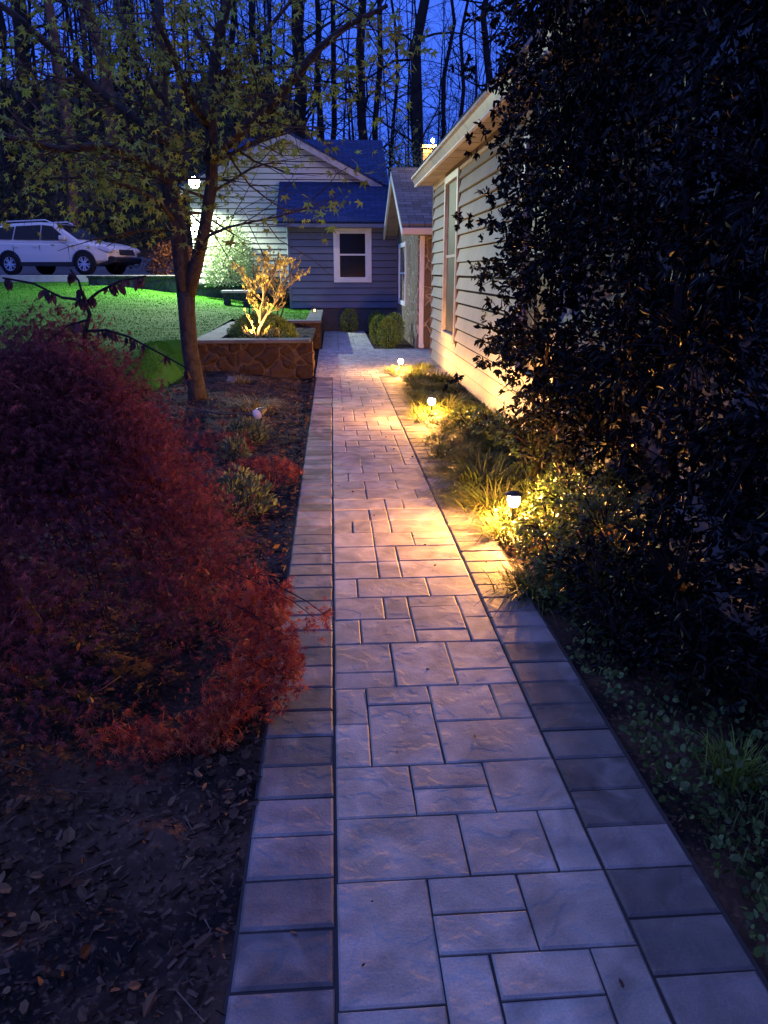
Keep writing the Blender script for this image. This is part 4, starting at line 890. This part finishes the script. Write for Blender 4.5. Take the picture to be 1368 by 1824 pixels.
# uplight in the planter, behind the front wall
t = empty('uplight', (-1.34, 11.72, .42)); tag(t, 'small uplight fixture set in the planter soil behind the wall', 'spotlight')
mb = MB(); mb.tube([(0, 0, -.05), (0, 0, .03)], .012); mb.tube([(0, -.03, .0), (0, .01, .06)], [.03, .038], 14); mb.build('lamp_head', M['rail'], t)
ud = bpy.data.lights.new('uplight_beam', 'SPOT'); ud.energy = 380; ud.color = (1, .66, .24); ud.spot_size = math.radians(150); ud.spot_blend = .8; ud.shadow_soft_size = .03
uo = bpy.data.objects.new('uplight_beam', ud); COL.objects.link(uo); uo.location = (0, .02, .08); uo.parent = t; uo.rotation_euler = Vector((.30, -.10, 1)).to_track_quat('-Z', 'Y').to_euler()

for (x, y, z, r, h, lb, sd_) in ((1.16, 16.1, .24, .22, .36, 'front round boxwood ball beside the stone house', 31), (1.02, 16.9, .26, .2, .34, 'boxwood ball behind the front one, on its left', 32), (1.34, 16.95, .28, .24, .36, 'boxwood ball behind the front one, on its right', 33),
                              (.43, 20.0, .26, .22, .32, 'dark upright boxwood under the window of the blue-grey wing', 34), (1.15, 20.0, .22, .22, .3, 'dark boxwood in the corner of the wing and the stone house', 35)):
    t = empty('boxwood_ball', (x, y, z)); tag(t, lb, 'shrub', 'boxwood balls by the walkway')
    R = np.random.default_rng(sd_); n = 1900; u = unit(R.normal(size=(n, 3))); P = u * (.78 + .24 * R.random((n, 1))) * np.array([r, r, h])
    leaves('foliage', P, u + R.normal(size=(n, 3)) * .6, .035 * R.uniform(.7, 1.3, n), OVAL, M['box'], t, R)
    mb = MB(); mb.tube([(0, 0, -z - .03), (0, 0, 0)], .02, 6); mb.build('stems', M['twig'], t)
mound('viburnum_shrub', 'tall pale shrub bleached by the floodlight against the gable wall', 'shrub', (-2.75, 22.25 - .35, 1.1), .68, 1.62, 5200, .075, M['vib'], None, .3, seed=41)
mound('dark_shrub', 'dark shrub at the corner of the wing behind the gold lit tree', 'shrub', (-1.45, 21.2, .5), .42, .75, 1500, .07, M['under'], None, .3, seed=42)

# ------------------------------------------------------------------ car
t = empty('parked_car', (-8.95, 27.3, 1.385), math.radians(-17)); t.scale = (1.0, 1.0, 1.0); tag(t, 'white crossover estate car parked on the drive at upper left', 'car')
M['paint'] = mat('white_paint', (.56, .54, .49), .25, .5); M['tyre'] = mat('tyre_rubber', (.012, .012, .013), .8, .2); M['clad'] = mat('black_cladding', (.015, .015, .017), .6, .3)
WB = 1.372; Wd = .92
sec = [(-2.42, .52, .98, .70), (-2.36, .40, 1.05, .84), (-2.0, .34, 1.10, .91), (-1.0, .30, 1.06, .92), (0, .30, 1.03, .93), (.9, .30, 1.03, .92), (1.3, .32, 1.04, .91), (1.75, .34, .98, .89), (2.15, .38, .90, .82), (2.36, .46, .78, .66)]
mb = MB(); n = len(sec); vs = []; fs = []
ring = 10
for (x, zb, zt, hw) in sec:
    zm = zb + (zt - zb) * .45
    for (f_, z) in ((-.90, zb), (-1.0, zb + .08), (-1.0, zm), (-.975, zt - .10), (-.86, zt), (.86, zt), (.975, zt - .10), (1.0, zm), (1.0, zb + .08), (.90, zb)): vs.append((x, f_ * hw, z))
for i in range(n - 1):
    for k in range(ring): fs.append((i * ring + k, i * ring + (k + 1) % ring, (i + 1) * ring + (k + 1) % ring, (i + 1) * ring + k))
fs.append(tuple(range(ring))); fs.append(tuple(range((n - 1) * ring, n * ring)))
mb.add(vs, fs)
cab = [(-2.30, 1.06, .80, 1.04), (-1.95, 1.50, .66, 1.06), (-1.5, 1.60, .63, 1.05), (-.3, 1.64, .63, 1.02), (.25, 1.58, .63, 1.02), (1.15, 1.05, .78, 1.02)]
vs = []; fs = []
for (x, zt, hw, zb) in cab:
    for (y_, z) in ((-.86, zb - .03), (-hw - .03, max(zb, zt - .05)), (-hw + .06, zt), (hw - .06, zt), (hw + .03, max(zb, zt - .05)), (.86, zb - .03)): vs.append((x, y_, z))
for i in range(len(cab) - 1):
    for k in range(5): fs.append((i * 6 + k, i * 6 + k + 1, (i + 1) * 6 + k + 1, (i + 1) * 6 + k))
fs.append(tuple(range(6))); fs.append(tuple(range(len(vs) - 6, len(vs)))); mb.add(vs, fs)
body = mb.build('body', M['paint'], t, False, .012)
def sidepane(pts, sy, d=.035):
    def yy_(z): return (.86 - (z - 1.02) / .56 * .215 + d)
    mb = MB(); mb.add([(x, sy * yy_(z), z) for x, z in pts] + [(x, sy * (yy_(z) - .03), z) for x, z in pts], [tuple(range(len(pts))), tuple(range(2 * len(pts) - 1, len(pts) - 1, -1))] + [(i, (i + 1) % len(pts), len(pts) + (i + 1) % len(pts), len(pts) + i) for i in range(len(pts))]); return mb
for sy in (-1, 1):
    for pts in ([(-2.05, 1.12), (-1.25, 1.10), (-1.2, 1.50), (-1.75, 1.47)], [(-1.18, 1.10), (-.22, 1.08), (-.22, 1.54), (-1.13, 1.51)], [(-.16, 1.08), (.80, 1.07), (.62, 1.20), (.20, 1.50), (-.16, 1.54)]):
        sidepane(pts, sy).build('window', M['glass'], body)
mb = MB(); mb.add([(1.10, -.70, 1.10), (1.10, .70, 1.10), (.32, .56, 1.565), (.32, -.56, 1.565), (1.07, -.70, 1.08), (1.07, .70, 1.08), (.29, .56, 1.545), (.29, -.56, 1.545)], [(0, 1, 2, 3), (7, 6, 5, 4), (0, 4, 5, 1), (1, 5, 6, 2), (2, 6, 7, 3), (3, 7, 4, 0)]); mb.build('windscreen', M['glass'], t)
for sy in (-1, 1):
    mb = MB()
    for wx in (-WB, WB):
        for k in range(12):
            a0, a1 = math.pi * (k / 12 * 1.12 - .06), math.pi * ((k + 1) / 12 * 1.12 - .06); q = []
            for a in (a0, a1):
                for r in (.365, .43): q.append((wx + r * math.cos(a), .345 + r * math.sin(a)))
            for d0, d1 in ((.905, .945),): mb.add([(x, sy * d, z) for d in (d0, d1) for x, z in q], [(0, 1, 3, 2), (4, 6, 7, 5), (0, 2, 6, 4), (1, 5, 7, 3), (0, 4, 5, 1), (2, 3, 7, 6)])
        mb.lathe([(.0, 0), (.37, 0), (.37, .03)], (wx, sy * .918, .345), 24, 'y')
    mb.box(-WB + .40, WB - .40, sy * .94 - .02, sy * .94 + .012, .27, .40)
    mb.build('cladding', M['clad'], t)
mb = MB(); mb.prism([(2.0, .30), (2.42, .38), (2.44, .52), (2.30, .58), (1.80, .48), (1.80, .32)], -.80, .80, 'y'); mb.build('bumper', M['clad'], t, bevel=.02)
mb = MB(); mb.box(-2.5, -2.2, -.84, .84, .36, .62); mb.build('bumper', M['clad'], t, bevel=.02)
mb = MB(); mb.prism([(2.30, .60), (2.41, .62), (2.37, .78), (2.25, .80)], -.42, .42, 'y'); mb.build('grille', M['clad'], t, bevel=.01)
M['lampc'] = mat('headlamp_glass', (.5, .5, .52), .1, .6)
for sy in (-1, 1):
    for xs_ in (.86, -.19, -1.18):
        mb = MB(); mb.box(xs_ - .006, xs_ + .006, sy * .917 - .004, sy * .917 + .004, .46, .92); mb.build('door_seam', M['clad'], body)
    for xs_ in (-.35, -1.08):
        mb = MB(); mb.box(xs_ - .10, xs_ + .10, sy * .92 - .012, sy * .92 + .02, .86, .89); mb.build('door_handle', M['paint'], body)
for sy in (-1, 1):
    mb = MB(); mb.prism([(1.88, .80), (2.33, .68), (2.36, .76), (2.20, .865), (1.92, .89)], sy * .55, sy * .885, 'y'); mb.build('headlight', M['lampc'], t, bevel=.01)
    mb = MB(); mb.box(.62, .82, sy * .90, sy * 1.06, 1.06, 1.20); mb.build('mirror', M['paint'], t, bevel=.03)
    mb = MB(); mb.tube([(-1.75, sy * .58, 1.55), (-1.6, sy * .58, 1.66), (-.1, sy * .58, 1.695), (.1, sy * .58, 1.62)], .022, 6); mb.build('roof_rail', M['steel'], t)
    for wx in (-WB, WB):
        mb = MB(); mb.lathe([(.22, .10), (.31, .115), (.345, .08), (.345, -.08), (.31, -.115), (.22, -.10)], (0, 0, 0), 28, 'y'); wh = mb.build('wheel', M['tyre'], t, True); wh.location = (wx, sy * .845, .345)
        mb = MB(); mb.lathe([(.225, .0), (.225, .095 * sy), (.205, .09 * sy)], (0, 0, 0), 28, 'y')
        for k in range(10):
            a = 2 * math.pi * k / 10 + (.09 if k % 2 else -.09); mb.bar((.03 * math.cos(a), .085 * sy, .03 * math.sin(a)), (.21 * math.cos(a), .09 * sy, .21 * math.sin(a)), .034, .02, (0, 1, 0))
        mb.lathe([(0, .10 * sy), (.05, .09 * sy)], (0, 0, 0), 14, 'y'); mb.build('rim', M['steel'], wh)
        mb = MB(); mb.lathe([(0, .04 * sy), (.222, .04 * sy)], (0, 0, 0), 24, 'y'); mb.build('brake_disc', M['clad'], wh)

# ------------------------------------------------------------------ woods
FR = random.Random(77)
def forest_tree(px, d, wpx, label, lean=0, m=None, hgt=17, br=1):
    b = at(px, 300, d); x0 = b.x; z0 = float(base_z(np.array(x0), np.array(d))) - .3; r = wpx * .82 * d / 1340 / 2
    t = empty('forest_tree', (x0, d, z0)); tag(t, label, 'tree', 'tall bare trees of the wood behind the houses')
    pts = [(lean * s_ * hgt + FR.gauss(0, .2), FR.gauss(0, .05), hgt * s_) for s_ in (0, .12, .25, .4, .55, .7, .85, 1)]; pts[0] = (0, 0, 0)
    mb = MB(); mb.tube(pts, [r * 1.25, r * 1.05, r, r * .95, r * .88, r * .75, r * .55, r * .25], 9); mb.build('trunk', m or M['bark2'], t, True)
    segs = []; tips = []
    for _ in range(int(16 * br)):
        s_ = FR.uniform(.22, .85); i = int(s_ * 7); q = (lean * s_ * hgt, 0, s_ * hgt); az = FR.uniform(0, 6.28)
        grow(q, (math.cos(az), math.sin(az) * .7, FR.uniform(.15, .8)), FR.uniform(2.0, 4.2), max(.03, r * .28), 2, segs, tips, FR, -.02, 4, 1, .65)
    if segs:
        V, F = sticks(segs, 3); link_mesh('crown', V, F, m or M['bark2'], t)
    return t
for a in [(10, 34, 22, 'black forest trunk at the extreme left edge of the photo', 0), (35, 42, 9, 'thin black trunk squeezed between the two leftmost thick ones', 0), (78, 33, 27, 'thick black trunk second from the left edge of the wood', -.01),
          (138, 29, 18, 'ruddy brown trunk lit warm from below, standing above the car', -.012), (118, 44, 7, 'slim dark trunk just left of the ruddy one', 0), (170, 46, 9, 'slender dark trunk just right of the ruddy one', .01), (205, 36, 24, 'stout dark trunk between the ruddy trunk and the maple stems', -.01),
          (238, 44, 12, 'middling black trunk left of the maple stems', .012), (262, 39, 15, 'dark trunk close left of the maple stems, behind its leaves', -.02), (300, 48, 16, 'dark trunk hidden behind the left maple stem', 0), (425, 45, 12, 'dark trunk seen between the maple stems and the gable peak', .0),
          (470, 42, 14, 'dark trunk rising behind the gable peak, on its left', .01), (540, 38, 26, 'broad shadowy trunk rising behind the gable peak, on its right', 0), (575, 46, 12, 'thin trunk above the white rake board', 0), (600, 49, 11, 'second thin trunk above the white rake board, nearer the ridge', .0),
          (649, 36, 19, 'thick black trunk standing behind the dark ridge end', 0), (678, 38, 12, 'leaning black trunk at the right end of the dark ridge', -.012), (702, 48, 7, 'very thin trunk alone in the blue gap right of the dark ridge', 0), (744, 32, 23, 'thickest straight black trunk beside the lit chimney', 0),
          (790, 42, 9, 'slim trunk above the lit chimney, left of the eave', .006), (812, 47, 9, 'slim forked trunk right of the chimney, half behind the eave', .015), (860, 40, 16, 'dark trunk top glimpsed above the eave by the black bush', 0)]:
    px, d, wp, lb, ln = a
    forest_tree(px, d, wp, lb, ln, M['bark3'] if 'ruddy' in lb else None)
segs = []; tips = []
for i in range(190):
    d = FR.uniform(46, 75); x = FR.uniform(-.52, .30) * d; z0 = float(base_z(np.array(x), np.array(d))) - .3; r = FR.uniform(.03, .10); h = FR.uniform(9, 20); ln = FR.gauss(0, .035)
    p0 = Vector((x, d, z0)); p1 = p0 + Vector((ln * h, 0, h * .55)); p2 = p1 + Vector((ln * h + FR.gauss(0, .3), 0, h * .45)); segs += [(p0, p1, r, r * .75), (p1, p2, r * .75, r * .2)]
    for _ in range(12):
        q = p0.lerp(p2, FR.uniform(.15, .95)); grow(q, (FR.gauss(0, 1), FR.gauss(0, .5), FR.uniform(.2, 1.2)), FR.uniform(1.8, 4), r * .35, 1, segs, tips, FR, -.02, 4, 2, .6)
V, F = sticks([(tuple(a), tuple(b), c, d) for a, b, c, d in segs], 3); print('wood segs', len(segs))
tag(link_mesh('far_wood', V, F, M['bark2']), 'dense far wood of bare thin trees against the blue dusk sky', 'wood', kind='stuff')
# leafy understory on the hillside to the left
n = 26000; R = np.random.default_rng(9)
cx = R.uniform(-30, 1, 240); cyy = R.uniform(33, 52, 240); cz = base_z(cx, cyy) + R.uniform(.2, 2.6, 240); rr = R.uniform(.7, 2.0, 240); idx = R.integers(0, 240, n)
P = np.stack([cx[idx], cyy[idx], cz[idx]], 1) + unit(R.normal(size=(n, 3))) * (R.random((n, 1)) ** .5) * rr[idx][:, None]
tag(leaves('understory', P, R.normal(size=(n, 3)) - np.array([0, 0, .3]), R.uniform(.14, .32, n), OVAL, M['under'], None, R), 'dark leafy understory on the wooded hillside behind the drive', 'undergrowth', kind='stuff')
for (x, y, z, r, h, lb, sd_) in ((-4.9, 25.2, 1.35, .8, 1.0, 'brown leafed shrub in front of the car, lit warm by the house lantern', 51), (-6.2, 29.5, 1.6, 1.6, 2.3, 'tall dark shrub behind the front of the car', 52), (-11.5, 30, 1.7, 1.9, 2.8, 'dark shrub behind the rear of the car', 53)):
    mound('hillside_shrub', lb, 'shrub', (x, y, z), r, h, 1800, .11, M['under'] if sd_ > 51 else M['litter'], None, .1, seed=sd_)
# small evergreen lit by the chimney lamp
t = empty('yew_tree', (0, 0, 0)); tag(t, 'yellow-green leafy tree top lit by the chimney lamp', 'tree')
b = at(722, 285, 21.8); zz = float(b.z); R = np.random.default_rng(8)
mb = MB(); mb.tube([(b.x, 21.8, -.1), (b.x + .05, 21.8, zz * .6), (b.x, 21.8, zz + .4)], [.07, .05, .015], 7); mb.build('trunk', M['bark'], t)
n = 1500; P = np.array([b.x, 21.8, zz - .4]) + R.normal(size=(n, 3)) * np.array([.34, .3, .42]); leaves('crown', P, R.normal(size=(n, 3)), .07, OVAL, M['low'], t, R)
